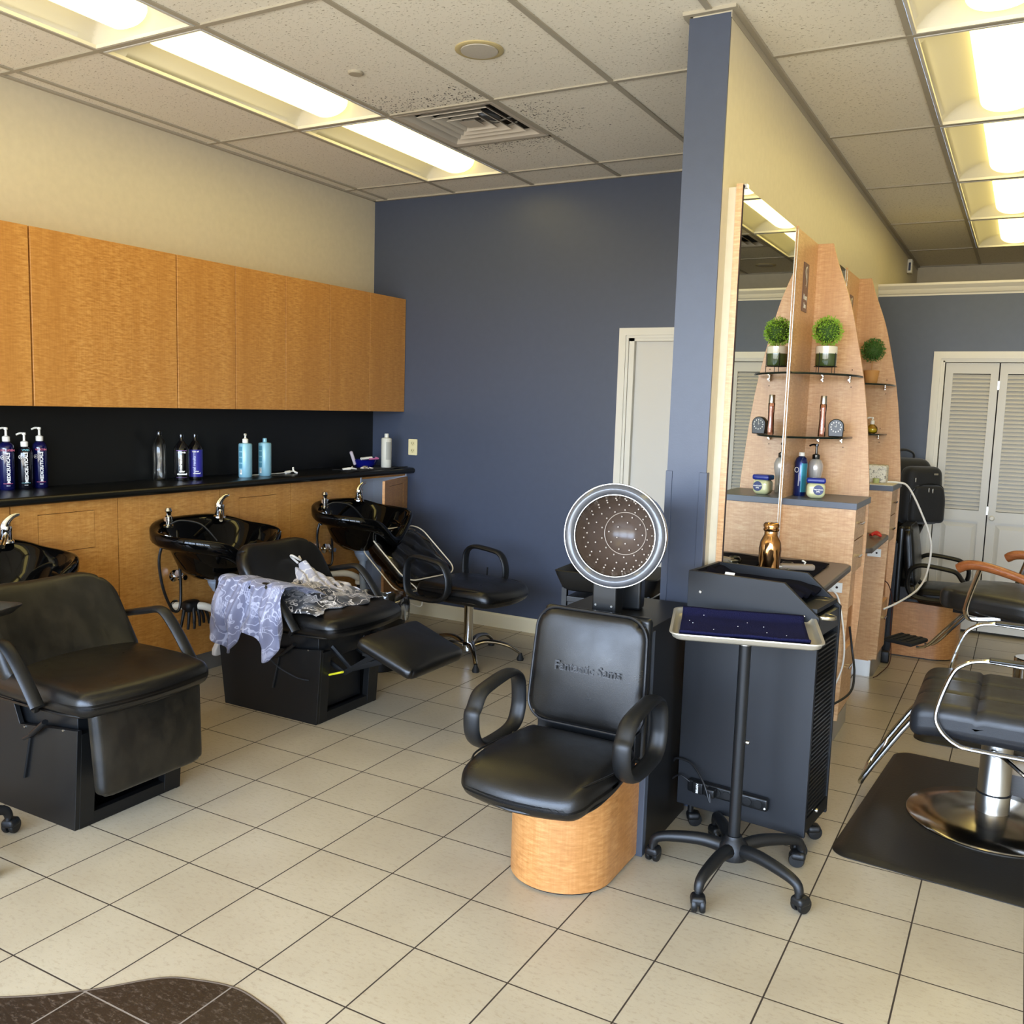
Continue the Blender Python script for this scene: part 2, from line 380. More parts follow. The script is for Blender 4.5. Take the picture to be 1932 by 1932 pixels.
# ceiling
LIGHTS = [(U0-F, V0+F*2*k) for k in (-3, -2, -1, 0, 1)]+[(U0+4*F, V0+F*2*k) for k in (-3, -2, -1, 0, 1, 2, 3, 4)]
VENTS = [(U0, V0+2*F), (U0+5*F, V0+8*F)]
xs = [LEFT_X, -4.135]+[U0+F*k for k in range(-1, 11)]+[RIGHT_X]
ys = [FRONT_Y]+[V0+2*F*k for k in range(-3, 6)]+[FAR_Y]
cm = MB(); g = MB(); TZ = CEIL+.006; gw = .012
def near(a, b): return abs(a-b) < .02
for i in range(len(xs)-1):
    for j in range(len(ys)-1):
        x0, x1, y0, y1 = xs[i], xs[i+1], ys[j], ys[j+1]
        if any(near(x0, a) and near(y0, b) for a, b in LIGHTS): continue
        if y1 > BACK_Y+.1 and x1 < PX0+.1:
            if y0 > BACK_Y: continue
            y1 = BACK_Y+.05
        v_ = [b for a, b in VENTS if near(x0, a) and near(y0, b)]
        if v_: y0 = y0+F; g.box(x0, x1, y0-gw, y0+gw, CEIL, CEIL+.03)
        cm.box(x0, x1, y0, y1, TZ, TZ+.015)
for x in xs[1:-1]:
    ye = BACK_Y if x < PX0 else FAR_Y
    g.box(x-gw, x+gw, FRONT_Y, ye, CEIL, CEIL+.03)
for y in ys[1:-1]:
    xa = LEFT_X if y < BACK_Y else PX1
    g.box(xa, RIGHT_X, y-gw, y+gw, CEIL-.0005, CEIL+.03)
g.box(LEFT_X, LEFT_X+.022, FRONT_Y, BACK_Y, CEIL-.004, CEIL+.02).box(LEFT_X, PX0, BACK_Y-.022, BACK_Y, CEIL-.004, CEIL+.02).box(PX1, RIGHT_X, FAR_Y-.022, FAR_Y, CEIL-.004, CEIL+.02)
ce = struct(cm, 'ceiling', CEILM, smooth=False)
struct(g, 'ceiling_grid', GRID, ce, smooth=False)
# soot around the vent: dark specks stuck to the tiles
soot = MB(); rs = random.Random(3)
for k in range(900):
    a = rs.random()
    if a < .4: x = U0+rs.random()*F*1.0; y = V0+2*F-abs(rs.gauss(0, .13))-.02
    elif a < .72: x = U0+.1+rs.random()*F*.9; y = V0+3*F+abs(rs.gauss(0, .10))+.02
    else: x = U0+F+abs(rs.gauss(0, .14))+.02; y = V0+2*F+.1+rs.random()*F*.8
    r = rs.uniform(.002, .0056); b_ = rs.random()*3
    soot.add([(x+r*cos(b_+q*1.57)*(1.3 if q % 2 else .8), y+r*sin(b_+q*1.57), TZ-.0006) for q in range(4)], [(0, 1, 2, 3)])
struct(soot, 'soot_specks', flat('soot', '#3a332a', .95), ce, smooth=False)
# fluorescent troffers
def troffer():
    t = T('ceiling_light', '', 'ceiling light', group='recessed fluorescent ceiling lights')
    W, L = F-.03, 2*F-.03; m = MB(); n = 10
    # frame lip
    m.box(-W/2, W/2, -L/2, -L/2+.012, -.002, .012).box(-W/2, W/2, L/2-.012, L/2, -.002, .012).box(-W/2, -W/2+.012, -L/2, L/2, -.002, .012).box(W/2-.012, W/2, -L/2, L/2, -.002, .012)
    m.put('frame', TROFFER, t, smooth=False)
    rf = MB(); hw = W/2-.012; hl = L/2-.012
    for s in (-1, 1):
        prof = [(s*(hw-(hw-.11)*(i/n)), .012+.075*sin(PI/2*(i/n)**.8)) for i in range(n+1)]
        rf.loft([[(x, y, z) for x, z in prof] for y in (-hl, hl)], closed=False, cap=False)
    # end reflectors: curved white quarter shells
    for s in (-1, 1):
        rings = []
        for i in range(n+1):
            f_ = i/n; y = s*(hl-.10*f_*0.9); z = .012+.074*sin(PI/2*f_)
            rings.append([(x, y, min(z, .012+.075*sin(PI/2*max(0, min(1, ((hw-abs(x))/(hw-.11))))**.8)+.0) if abs(x) > .11 else z) for x in [(-hw+2*hw*j/24) for j in range(25)]])
        rf.loft(rings, closed=False, cap=False)
    rf.box(-.12, .12, -hl, hl, .086, .09)
    rf.put('reflector', TROFFER, t, angle=60)
    ln = MB(); prof = [(.118*cos(a), .085-.078*sin(a)**.75) for a in [PI*i/20 for i in range(21)]]
    ln.loft([[(x*k2, y, .085-(.085-z)*k2) for x, z in prof] for y, k2 in ((-hl+.05, .85), (-hl+.07, 1), (hl-.07, 1), (hl-.05, .85))], closed=True)
    ln.put('diffuser', LENS, t, angle=60)
    return t
t0 = troffer(); nl = 0
ltxt = {(0, -1): 'recessed fluorescent ceiling light at the top left corner of the picture',
        (0, 0): 'long lit fluorescent ceiling light, middle one above the wash stations',
        (0, 1): 'lit fluorescent ceiling light beside the damaged vent, nearest the slate-blue wall',
        (1, -1): 'fluorescent ceiling light at the top right corner, nearest of the right-hand row',
        (1, 0): 'fluorescent ceiling light, second of the right-hand row from the top',
        (1, 1): 'fluorescent ceiling light, third of the right-hand row from the top',
        (1, 2): 'fluorescent ceiling light, fourth of the right-hand row from the top',
        (1, 3): 'fluorescent ceiling light, lowest in the picture of the right-hand row'}
for i, (x, y) in enumerate(LIGHTS):
    colm = 0 if i < 5 else 1; k = (i-3) if colm == 0 else (i-8)
    if colm and k == 4: pass
    lab = ltxt.get((colm, k)) or 'recessed fluorescent ceiling light outside the picture frame, %s row, %s from the shop front' % (('wash station', 'styling station')[colm], {-3: 'first', -2: 'second'}.get(k, 'last'))
    p = (x+F/2, y+F, CEIL)
    if i == 0: t0.location = p; t0['label'] = lab
    else: dup(t0, p, 0, lab)
# vents
def vent(x, y, label, broken):
    t = T('ceiling_vent', label, 'vent', (x+F/2, y+F/2, CEIL), 0, 'square ceiling air vents')
    vm = flat('dusty_vent_metal', '#b9b0a2', .55)
    fr = MB()
    h = F/2-.014
    for a, b, z0, z1 in ((h, h-.03, 0, .004), (h-.03, h-.055, .004, .03)):
        fr.loft([[(a*sx_, a*sy_, z0) for sx_, sy_ in ((-1, -1), (1, -1), (1, 1), (-1, 1))], [(b*sx_, b*sy_, z1) for sx_, sy_ in ((-1, -1), (1, -1), (1, 1), (-1, 1))]], cap=False)
    fr.put('frame', vm, t, smooth=False, solid=.002)
    MB().box(-h, h, -h, h, .10, .105).box(-h, h, -h, -h+.004, .03, .1).box(-h, h, h-.004, h, .03, .1).box(-h, -h+.004, -h, h, .03, .1).box(h-.004, h, -h, h, .03, .1).put('duct', flat('dark_duct', '#3b362f', .8), t, smooth=False)
    for k, (a, w_) in enumerate(((.205, .035), (.15, .035), (.095, .03))):
        ln = MB(); o_ = (.02, -.03) if broken else (0, 0)
        ln.loft([[((a)*sx_+o_[0], (a)*sy_+o_[1], .0) for sx_, sy_ in ((-1, -1), (1, -1), (1, 1), (-1, 1))], [((a-w_)*sx_+o_[0], (a-w_)*sy_+o_[1], .028) for sx_, sy_ in ((-1, -1), (1, -1), (1, 1), (-1, 1))]], cap=False)
        ln.put('louver', vm, t, smooth=False, solid=.003)
    o_ = (.02, -.03) if broken else (0, 0)
    MB().loft([[(.05*sx_+o_[0], .05*sy_+o_[1], 0) for sx_, sy_ in ((-1, -1), (1, -1), (1, 1), (-1, 1))], [(.025*sx_+o_[0], .025*sy_+o_[1], .02) for sx_, sy_ in ((-1, -1), (1, -1), (1, 1), (-1, 1))]]).put('centre_plate', vm, t, smooth=False)
    if broken:
        br = MB()
        for a, b in (((-.18, .12), (.0, .03)), ((.02, .03), (.10, .2)), ((.04, .02), (.2, .06)), ((.0, -.02), (-.1, .18)), ((.1, .1), (.19, .14))):
            br.tube([(a[0], a[1], .035), ((a[0]+b[0])/2, (a[1]+b[1])/2, .02), (b[0], b[1], .04)], .009, 6, ry=.4)
        br.put('broken_bracket', flat('pale_metal', '#c7c2b6', .4, .4), t)
        MB().lathe([(.075, 0), (.08, .01), (.07, .03), (0, .035)], 24, (.05, .05, .04)).put('damper', flat('grey_duct_metal', '#77787a', .4, .6), t)
    return t
vent(*VENTS[0], 'square ceiling air vent with broken louvres and soot around it', True)
vent(*VENTS[1], 'square ceiling air vent seen in the tall mirror', False)
def speaker(x, y, label):
    t = T('ceiling_speaker', label, 'speaker', (x, y, CEIL+.006), 0, 'round ceiling speakers')
    MB().lathe([(.100, .0), (.10, -.004), (.092, -.008), (.078, -.006), (.078, 0)], 40).put('ring', flat('yellowed_plastic', '#b3a377', .5), t)
    MB().lathe([(.0775, -.001), (.076, -.009), (.0, -.012)], 40).put('grille', flat('speaker_mesh', '#bcb5a8', .6, noise=(900, .6, .002)), t)
speaker(-2.08, 3.352, 'round ceiling speaker with yellowed ring near the broken vent')
speaker(.39, 9.2, 'round ceiling speaker seen in the tall mirror')
tag(MB().lathe([(.034, .006), (.034, 0), (.03, -.004), (0, -.005)], 28, (-2.716, 3.349, CEIL)).put('sprinkler_cover', flat('beige_cap', '#a59c89', .5)), 'small round beige sprinkler cover in the ceiling tile left of the speaker', 'sprinkler cover')
# back wall door, frame, outlet, baseboards
d1 = bpy.data.objects.new('door_1', None); C.objects.link(d1); d1['kind'] = 'structure'
MB().box(-2.20, -1.38, BACK_Y+.03, BACK_Y+.07, .01, 1.97).put('door_leaf', DOORPAINT, d1, smooth=False, bevel=.002)
fm = MB()
for a, b, d in ((.0, .045, -.018), (.045, .062, -.010)):
    fm.box(-2.298+a, -2.298+b, BACK_Y+d, BACK_Y+.01, 0, 2.05-a).box(-1.34-b+.045, -1.34-a+.045, BACK_Y+d, BACK_Y+.01, 0, 2.05-a).box(-2.298+b, -1.295-b, BACK_Y+d, BACK_Y+.01, 2.05-b, 2.05-a)
fm.box(-2.237, -2.20, BACK_Y, BACK_Y+.1, 0, 1.99).box(-1.38, -1.345, BACK_Y, BACK_Y+.1, 0, 1.99).box(-2.237, -1.345, BACK_Y, BACK_Y+.1, 1.97, 2.0)
fm.put('door_frame', WHITEPAINT, d1, smooth=False)
MB().lathe([(.012, 0), (.012, .03), (.027, .04), (.03, .055), (.022, .068), (0, .07)], 20, (-1.45, BACK_Y+.03, .95), (0, -1, 0)).put('door_knob', STEEL, d1)
bb = [(BACK_Y, 0), (BACK_Y-.010, 0), (BACK_Y-.010, .085), (BACK_Y-.006, .1), (BACK_Y, .1)]
struct(MB().prism(bb, -3.92, -2.30, 'x'), 'baseboard_back', CREAMTRIM, smooth=False)
struct(MB().box(PX0-.01, PX0, PY0+.03, BACK_Y-.02, 0, .1), 'baseboard_partition', CREAMTRIM, smooth=False)
ol = T('wall_outlet', 'ivory wall outlet on the slate-blue wall right of the counter end', 'outlet', (-3.877, BACK_Y, 1.224))
MB().prism(rrect(.076, .116, .006), -.007, 0, 'y').put('cover_plate', flat('ivory_plastic', '#d8cda0', .4), ol, bevel=.001)
so = MB()
for z in (-.026, .026):
    so.prism(rrect(.034, .030, .010, c=(0, z)), -.0085, -.006, 'y')
so.put('socket', flat('ivory_socket', '#cfc394', .4), ol)
sl = MB()
for z in (-.026, .026):
    sl.box(-.009, -.006, -.0095, -.0082, z-.003, z+.008).box(.006, .009, -.0095, -.0082, z-.003, z+.008).box(-.002, .002, -.0095, -.0082, z-.011, z-.007)
sl.put('slot', flat('slot_dark', '#2a2418', .7), ol, smooth=False)
# closet bifold doors
d2 = bpy.data.objects.new('door_2', None); C.objects.link(d2); d2['kind'] = 'structure'
DX = [-.555, -.205, .145, .495, .845]
for k in range(4):
    x0, x1 = DX[k]+.004, DX[k+1]-.004; y0 = CLOSET_Y+.01; lf = MB(); s_ = .05
    lf.box(x0, x0+s_, y0, y0+.03, .02, 1.945).box(x1-s_, x1, y0, y0+.03, .02, 1.945)
    for a, b in ((.02, .12), (.815, .895), (1.87, 1.945)): lf.box(x0+s_, x1-s_, y0, y0+.03, a, b)
    lf.box(x0+s_, x1-s_, y0+.018, y0+.024, .12, .815)
    lf.loft([[(x0+s_+.02+d_, y0+yy, z) for d_, yy, z in ()]] if 0 else [[(x0+.055, y0+.018, .135), (x1-.055, y0+.018, .135), (x1-.055, y0+.018, .80), (x0+.055, y0+.018, .80)], [(x0+.085, y0+.006, .165), (x1-.085, y0+.006, .165), (x1-.085, y0+.006, .77), (x0+.085, y0+.006, .77)]])
    nsl = 34
    for q in range(nsl):
        z = .902+q*(1.868-.902)/nsl; lf.add([(x0+s_, y0+.004, z), (x1-s_, y0+.004, z), (x1-s_, y0+.026, z+.026), (x0+s_, y0+.026, z+.026), (x0+s_, y0+.006, z-.004), (x1-s_, y0+.006, z-.004), (x1-s_, y0+.028, z+.020), (x0+s_, y0+.028, z+.020)], [(0, 1, 2, 3), (7, 6, 5, 4), (0, 4, 5, 1), (1, 5, 6, 2), (3, 2, 6, 7)])
    lf.put('louvered_leaf', DOORPAINT, d2, smooth=False)
    if k in (1, 2): MB().lathe([(.008, 0), (.008, .012), (.018, .018), (.019, .026), (.012, .033), (0, .034)], 20, ((x0+.03) if k == 1 else (x1-.03), y0, .85), (0, -1, 0)).put('knob', WHITEPAINT, d2)
    if k in (0, 2):
        hg = MB()
        for z in (.12, .62+.25, 1.76): hg.box(x1-.002, x1+.010, y0-.004, y0+.001, z, z+.06)
        hg.put('hinge', STEEL, d2, smooth=False)
cf = MB()
for a, b, d in ((.0, .02, -.014), (.02, .05, -.02), (.05, .065, -.010)):
    cf.box(-.635+a, -.635+b, CLOSET_Y+d, CLOSET_Y+.01, 0, 2.025-a).box(.925-b, .925-a, CLOSET_Y+d, CLOSET_Y+.01, 0, 2.025-a).box(-.635+b, .925-b, CLOSET_Y+d, CLOSET_Y+.01, 2.025-b, 2.025-a)
cf.box(-.573, -.558, CLOSET_Y-.004, CLOSET_Y+.1, 0, 1.965).box(.848, .863, CLOSET_Y-.004, CLOSET_Y+.1, 0, 1.965).box(-.573, .863, CLOSET_Y-.004, CLOSET_Y+.1, 1.95, 1.967)
cf.put('door_frame', WHITEPAINT, d2, smooth=False)
MB().box(-.573, .863, CLOSET_Y+.09, CLOSET_Y+.1, 0, 1.965).put('backing', flat('closet_dark', '#2c2a27', .8), d2, smooth=False)
# small alarm box high on the partition
al = T('alarm_box', 'small white alarm box high on the cream partition near the ceiling', 'alarm box', (PX1, 8.95, 2.87))
MB().rbox((.02, 0, 0), (.04, .09, .12), .008, 2).put('case', WHITEP, al)
MB().box(.012, .03, -.047, -.044, -.04, .03).put('side_label', flat('blue_label', '#39405a', .5), al, smooth=False)
# ============================================================ LEFT WALL CABINETS
UX = -3.96
def ucab(y0, y1, label, doors):
    t = T('wall_cabinet', label, 'cabinet', (0, 0, 0), 0, 'maple wall cabinets above the black counter')
    MB().box(LEFT_X, UX-.02, y0+.001, y1-.001, 1.478, 2.273).put('body', WOODL, t, smooth=False)
    for a, b in doors: MB().box(UX-.019, UX, a+.0018, b-.0018, 1.476, 2.275).put('door', WOODL, t, smooth=False, bevel=.0012)
ucab(1.80, 2.614, 'maple wall cabinet cut by the left picture edge', [(1.80, 2.614)])
ucab(2.620, 3.432, 'wide maple wall cabinet with one broad door, second from the left', [(2.62, 3.432)])
ucab(3.436, 3.844, 'narrow maple wall cabinet above the two black and blue bottles', [(3.436, 3.844)])
ucab(3.845, 4.650, 'wide maple wall cabinet above the two light blue bottles', [(3.845, 4.247), (4.248, 4.650)])
ucab(4.651, 5.064, 'narrow maple wall cabinet second from the slate-blue wall', [(4.651, 5.064)])
ucab(5.065, 5.473, 'maple wall cabinet ending against the slate-blue wall', [(5.065, 5.473)])
struct(MB().box(LEFT_X, LEFT_X+.006, 1.2, BACK_Y, 1.06, 1.478), 'backsplash', SPLASH, smooth=False)
LX = -3.93
def bcab(y0, y1, label, hatch=None):
    t = T('base_cabinet', label, 'cabinet', (0, 0, 0), 0, 'maple base cabinets under the black counter')
    b_ = MB().box(LEFT_X+.01, LX-.02, y0+.001, y1-.001, .11, 1.035); b_.put('body', WOODL, t, smooth=False)
    f_ = MB()
    if hatch:
        a, b, z0, z1 = hatch
        f_.box(LX-.018, LX, y0+.001, a, .115, 1.034).box(LX-.018, LX, b, y1-.001, .115, 1.034).box(LX-.018, LX, a, b, .115, z0).box(LX-.018, LX, a, b, z1, 1.034)
        MB().box(LX-.018, LX-.0005, a+.003, b-.003, z0+.003, z1-.003).put('access_door', WOODL, t, smooth=False)
    else: f_.box(LX-.018, LX, y0+.001, y1-.001, .115, 1.034)
    f_.put('front_panel', WOODL, t, smooth=False)
    return t
bcab(1.30, 2.468, 'maple base cabinet behind the nearest wash bowl at the left edge')
bcab(2.473, 3.025, 'maple base cabinet with small square access door left of the middle wash bowl', (2.60, 2.897, .795, .98))
bcab(3.029, 3.691, 'maple base cabinet panel behind the middle black wash bowl')
bcab(3.695, 4.262, 'maple base cabinet with small access door between the two far wash bowls', (3.835, 4.141, .78, .970))
bcab(4.266, 4.938, 'maple base cabinet panel left of the open end compartment')
oc = T('base_cabinet', 'open end base cabinet with grey inside and door ajar by the slate-blue wall', 'cabinet', (0, 0, 0), 0, 'maple base cabinets under the black counter')
gi = flat('grey_cabinet_liner', '#d2d6de', .6)
MB().box(LEFT_X+.01, LEFT_X+.03, 4.942, 5.47, .11, 1.035).box(LEFT_X+.03, LX, 4.942, 4.955, .11, 1.035).box(LEFT_X+.03, LX, 5.455, 5.473, .11, 1.035).box(LEFT_X+.03, LX, 4.955, 5.455, .11, .125).put('body', gi, oc, smooth=False)
MB().box(LX-.018, LX, 4.955, 5.455, .115, .125).box(LX-.02, LX, 4.955, 5.455, 1.015, 1.035).put('rail', WOODL, oc, smooth=False)
dm = MB(); dm.box(0, .018, -.50, 0, .13, .49).box(0, .018, -.50, -.40, .49, 1.01).box(0, .018, -.10, 0, .49, 1.01).box(0, .018, -.40, -.10, .97, 1.01).box(0, .018, -.40, -.10, .49, .80)
M_d = Matrix.Translation((LX+.002, 5.455, 0)) @ Matrix.Rotation(math.radians(18), 4, 'Z')
dm.xf(M_d); dm.put('door', WOODL, oc, smooth=False)
MB().box(0, .0175, -.397, -.103, .803, .967).xf(M_d).put('access_door', WOODL, oc, smooth=False)
tk = struct(MB().box(LEFT_X, -3.965, 1.3, BACK_Y, 0, .11), 'trim_3', flat('grey_toe_kick', '#77736b', .45, .3), smooth=False)
# worktop with rounded front nose
pr_ = [(LEFT_X, 1.035), (-3.875, 1.035)]+[(-3.875+.018*cos(a)*1.1, 1.055+.020*sin(a)) for a in [math.radians(-90+15*i) for i in range(13)]]+[(LEFT_X, 1.075)]
ct = MB().prism(pr_, 1.2, BACK_Y-.003, 'y')
tag(ct.put('counter_top', COUNTER, angle=50), 'long black laminate counter over the maple base cabinets', 'counter')
def rc(a, b, W, H, R, top=True, bot=True):
    ia, ib = W/2-R, H/2-R
    if abs(a) > ia and ((b > ib and top) or (b < -ib and bot)):
        da = abs(a)-ia; db = abs(b)-ib; m = max(da, db); L = math.hypot(da, db)
        if L > 1e-9: a = math.copysign(ia+da*m/L, a); b = math.copysign(ib+db*m/L, b)
    return a, b
def roty(a, c=(0, 0, 0)): return Matrix.Translation(c) @ Matrix.Rotation(a, 4, 'Y')
def puff(u, v): return max(0, 1-u*u)*max(0, 1-v*v)
# ============================================================ SHAMPOO CHAIRS (face +X, origin at box front)
def shampoo_chair(label, loc, extended, back_mat):
    t = T('shampoo_chair', label, 'chair', loc, 0, 'black shampoo chairs at the wash bowls')
    side = [(-.60, 0), (0, 0), (.028, .372), (-.30, .335), (-.40, .56), (-.66, .645), (-.67, .55)]
    m = MB().prism(side, -.232, -.214, 'y').prism(side, .214, .232, 'y')
    m.box(-.60, -.58, -.214, .214, 0, .45).box(-.03, 0, -.214, .214, 0, .045)
    for s in (-1, 1): m.prism([(-.035, .0), (0, 0), (.026, .355), (-.01, .352)], s*.214, s*.155, 'y')
    m.box(-.60, -.02, -.214, .214, .0, .012); m.put('base_box', BLACKBOX, t, smooth=False, bevel=.003)
    MB().box(-.42, -.015, -.20, .20, .30, .425).put('seat_frame', PLASTIC_S, t, smooth=False, bevel=.004)
    if not extended: pass
    else: MB().box(-.05, -.042, -.15, .15, .05, .30).put('inner_panel', BLACKBOX, t, smooth=False)
    def seatf(x, y, z):
        x2, y2 = x, y
        u = (x+.30)/.60
        y2 *= 1-.10*max(0, .45-u)-.16*max(0, u-.80)
        x2 += .055*(1-(y/.30)**2)*max(0, u-.3)*1.2
        z2 = z+.016*puff(min(1, abs(x/.30)), min(1, abs(y/.29)))*(1 if z > 0 else 0)
        if u > .72: z2 -= .06*(u-.72)**1.3*1.2 if z > 0 else -.02*(u-.72)
        return x2, y2, z2
    MB().rbox((-.165, 0, .485), (.59, .58, .105), .045, 16, seatf, 5).put('seat', LEATHER, t, angle=60)
    MB().tube([(-.42, -.27, .432), (.05, -.272, .443), (.12, -.18, .447), (.155, 0, .449), (.12, .18, .447), (.05, .272, .443), (-.42, .27, .432)], .005, 6, smooth=6).put('seat_piping', LEATHER, t)
    def backf(x, y, z):
        y, z = rc(y, z, .57, .42, .15, True, False); y, z = rc(y, z, .57, .42, .06, False, True)
        x += .050*(y/.285)**2+(.022*puff(y/.285, z/.21) if x > 0 else 0); return x, y, z
    bk = MB().rbox((0, 0, .0), (.08, .57, .42), .036, 14, backf, 5); bk.xf(roty(math.radians(-33), (-.435, 0, .625)))
    bk.put('backrest', back_mat, t, angle=60)
    for s in (-1, 1):
        y = s*.335
        MB().tube([(-.55, y-s*.03, .60), (-.45, y, .622), (-.30, y, .655), (-.235, y, .668), (-.19, y, .655), (-.12, y, .585), (-.035, y, .475)], .0145, 12, smooth=5, up=(0, 1, 0), ry=1.8).put('armrest', PLASTIC, t)
        ab = MB().tube([(-.12, s*.28, .44), (-.09, s*.31, .45), (-.045, y, .49)], .012, 8, smooth=3)
        ab.put('arm_bracket', DARKMETAL, t)
    def padf(x, y, z):
        z += .022*puff(x/.17, y/.23) if z > 0 else 0
        x2, y2 = rc(x, y, .34, .46, .035); y2 *= 1-.05*(x/.17+1)/2; return x2, y2, z
    pd = MB().rbox((0, 0, 0), (.34, .475, .055), .025, 14, padf, 4)
    if extended: pd.xf(Matrix.Translation((.385, 0, .385)) @ Matrix.Rotation(math.radians(20), 4, 'Y'))
    else: pd.xf(Matrix.Translation((.108, 0, .312)) @ Matrix.Rotation(math.radians(86), 4, 'Y'))
    pd.put('footrest_pad', WORN if not extended else LEATHER, t, angle=60)
    if extended:
        a = MB()
        for s in (-1, 1):
            a.tube([(-.05, s*.12, .30), (.08, s*.12, .245), (.26, s*.12, .36)], .008, 6, ry=1.8).tube([(.0, s*.12, .36), (.12, s*.12, .27), (.34, s*.12, .35)], .008, 6, ry=1.8)
        a.box(.20, .36, -.14, .14, .352, .366)
        a.put('footrest_linkage', DARKMETAL, t)
        MB().tube([(.02, -.16, .235), (.10, -.16, .262)], .009, 8, ry=.6).put('release_grip', flat('yellow_grip', '#d6cf2a', .5), t)
    lv = MB().tube([(-.26, -.246, .29), (-.20, -.250, .32), (-.17, -.252, .34)], .006, 6).tube([(-.20, -.252, .322), (-.115, -.256, .385)], .0125, 10, ry=.8)
    lv.put('recline_lever', PLASTIC, t)
    MB().tube([(-.23, -.235, .30), (-.27, -.236, .14)], .009, 6, ry=.5).put('lever_slot', DARKMETAL, t)
    bo = MB()
    for z, x in ((.36, -.05), (.33, -.27)): bo.lathe([(.005, 0), (.004, .003), (0, .003)], 8, (x, -.232, z), (0, -1, 0))
    bo.put('bolt', STEEL, t)
    return t
shampoo_chair('worn black shampoo chair at left with its footrest folded down', (-2.83, 2.21, 0), False, WORN)
shampoo_chair('black shampoo chair with raised footrest and crumpled salon cape on it', (-2.85, 3.50, 0), True, LEATHER)
# ============================================================ WASH BOWLS (wall at local x=0, bowl towards +X)
def wash_bowl(y, label, hose_len, gloves=False):
    t = T('wash_bowl', label, 'wash bowl', (LX, y, 0), 0, 'black shampoo wash bowls')
    n = 72; cx = .275; A = .272; Bh = .34
    def outl(th, s, shift=0.0):
        c_, s_ = cos(th), sin(th); e = 2.6
        r = (abs(c_/A)**e+abs(s_/Bh)**e)**(-1/e)
        x = cx+shift+c_*r*s; yy = s_*r*s*(1-.12*max(0, c_))
        return x, yy
    def rim(x, yy):
        z = .905-.075*max(0, min(1, x/.52))**1.3
        z -= .115*math.exp(-(yy/.115)**2)*max(0, (x-.20)/.32)**1.5
        z -= .03*abs(yy/.31)**3*max(0, 1-abs(x-.15)/.3)
        return z
    spec = [(.20, .0, .598, 0), (.40, .0, .612, 0), (.60, 0, .665, 0), (.70, 0, .745, 0), (.76, .0, -.085, 1), (.93, 0, -.072, 1), (1.0, 0, -.045, 1), (1.0, 0, -.006, 1), (.975, 0, .002, 1), (.93, .004, .0, 1), (.885, .008, -.016, 1), (.82, .02, -.05, 1), (.72, .03, .76, 0), (.55, .035, .685, 0), (.3, .03, .645, 0), (.1, .02, .635, 0)]
    rings = []
    for s, sh, z, rel in spec:
        ring = []
        for i in range(n):
            th = 2*PI*i/n; x, yy = outl(th, s, sh)
            if z >= .8 or not rel: zz = min(z, rim(x, yy)-.04) if z > .7 else z
            else: zz = rim(x, yy)+z
            ring.append((max(x, .002), yy, zz))
        rings.append(ring)
    MB().loft(rings).put('basin', GLOSSBLACK, t, angle=80)
    MB().lathe([(.04, 0), (.045, .004), (.03, .008), (0, .006)], 24, (.28, 0, .634)).put('drain_ring', CHROME, t)
    fx, fy = .085, .185
    MB().lathe([(.034, 0), (.033, .008), (.026, .014), (.025, .05), (.027, .056), (.025, .072), (0, .080)], 24, (fx, fy, .885)).tube([(fx, fy, .925), (fx+.03, fy-.02, .918), (fx+.09, fy-.075, .885)], .011, 10, smooth=4).put('faucet_body', CHROME, t)
    MB().tube([(fx, fy-.006, .945), (fx+.004, fy, .972), (fx+.014, fy+.022, .998), (fx+.02, fy+.05, 1.006)], lambda u: .024-.018*u, 12, smooth=4, ry=.75).put('faucet_lever', CHROME, t)
    sx_, sy_ = .10, -.175
    MB().lathe([(.026, 0), (.026, .01), (.018, .014), (.018, .03), (.023, .032), (.023, .055), (.014, .062), (.016, .078), (.02, .084), (.014, .1), (0, .102)], 20, (sx_, sy_, .868)).put('sprayer', CHROME, t)
    MB().tube([(sx_+.02, sy_, .885), (sx_+.06, sy_+.03, .905), (sx_+.14, sy_+.09, .885), (sx_+.20, sy_+.14, .80)], .005, 8, smooth=5).put('spray_hose', PLASTIC_S, t)
    zl = .43 if hose_len else .50
    MB().tube([(sx_-.01, sy_-.02, .80), (sx_-.02, sy_-.045, .70), (sx_-.01, sy_-.03, .55), (sx_+.0, sy_+.02, zl), (sx_+.015, sy_+.055, zl+.01), (sx_+.01, sy_+.065, .60), (sx_+.02, sy_+.04, .80)], .0075, 8, smooth=6).put('supply_hose', PLASTIC_S, t)
    MB().tube([(sx_-.01, sy_-.02, .85), (sx_-.01, sy_-.02, .76)], .009, 8).tube([(sx_+.02, sy_+.04, .85), (sx_+.02, sy_+.045, .77)], .009, 8).put('hose_connector', CHROME, t)
    MB().lathe([(.055, .0), (.055, .012), (.062, .016), (.062, .03), (.02, .03)], 28, (.27, 0, .575)).lathe([(.03, 0), (.034, .01), (.048, .03), (.055, .05)], 28, (.27, 0, .528)).put('drain_cup', GREYPIPE, t)
    MB().tube([(.27, 0, .53), (.27, 0, .40), (.268, .01, .30)], .02, 14).put('tailpiece', GREYPIPE if not hose_len else GREYPIPE, t)
    MB().lathe([(.03, 0), (.032, .004), (.012, .01), (.012, .035), (.022, .038), (.022, .055), (.014, .06), (.014, .09), (0, .09)], 18, (0, -.06, .585), (1, 0, 0)).lathe([(.02, 0), (.024, .006), (.02, .016), (0, .018)], 8, (.045, -.06, .60), (0, -1, .2)).put('angle_valve', CHROME, t)
    tr = MB().tube([(.0, -.06, .42), (.07, -.03, .425), (.13, .03, .42), (.16, .09, .385), (.165, .10, .35)], .021, 14, smooth=5)
    tr.put('trap_arm', PVC, t)
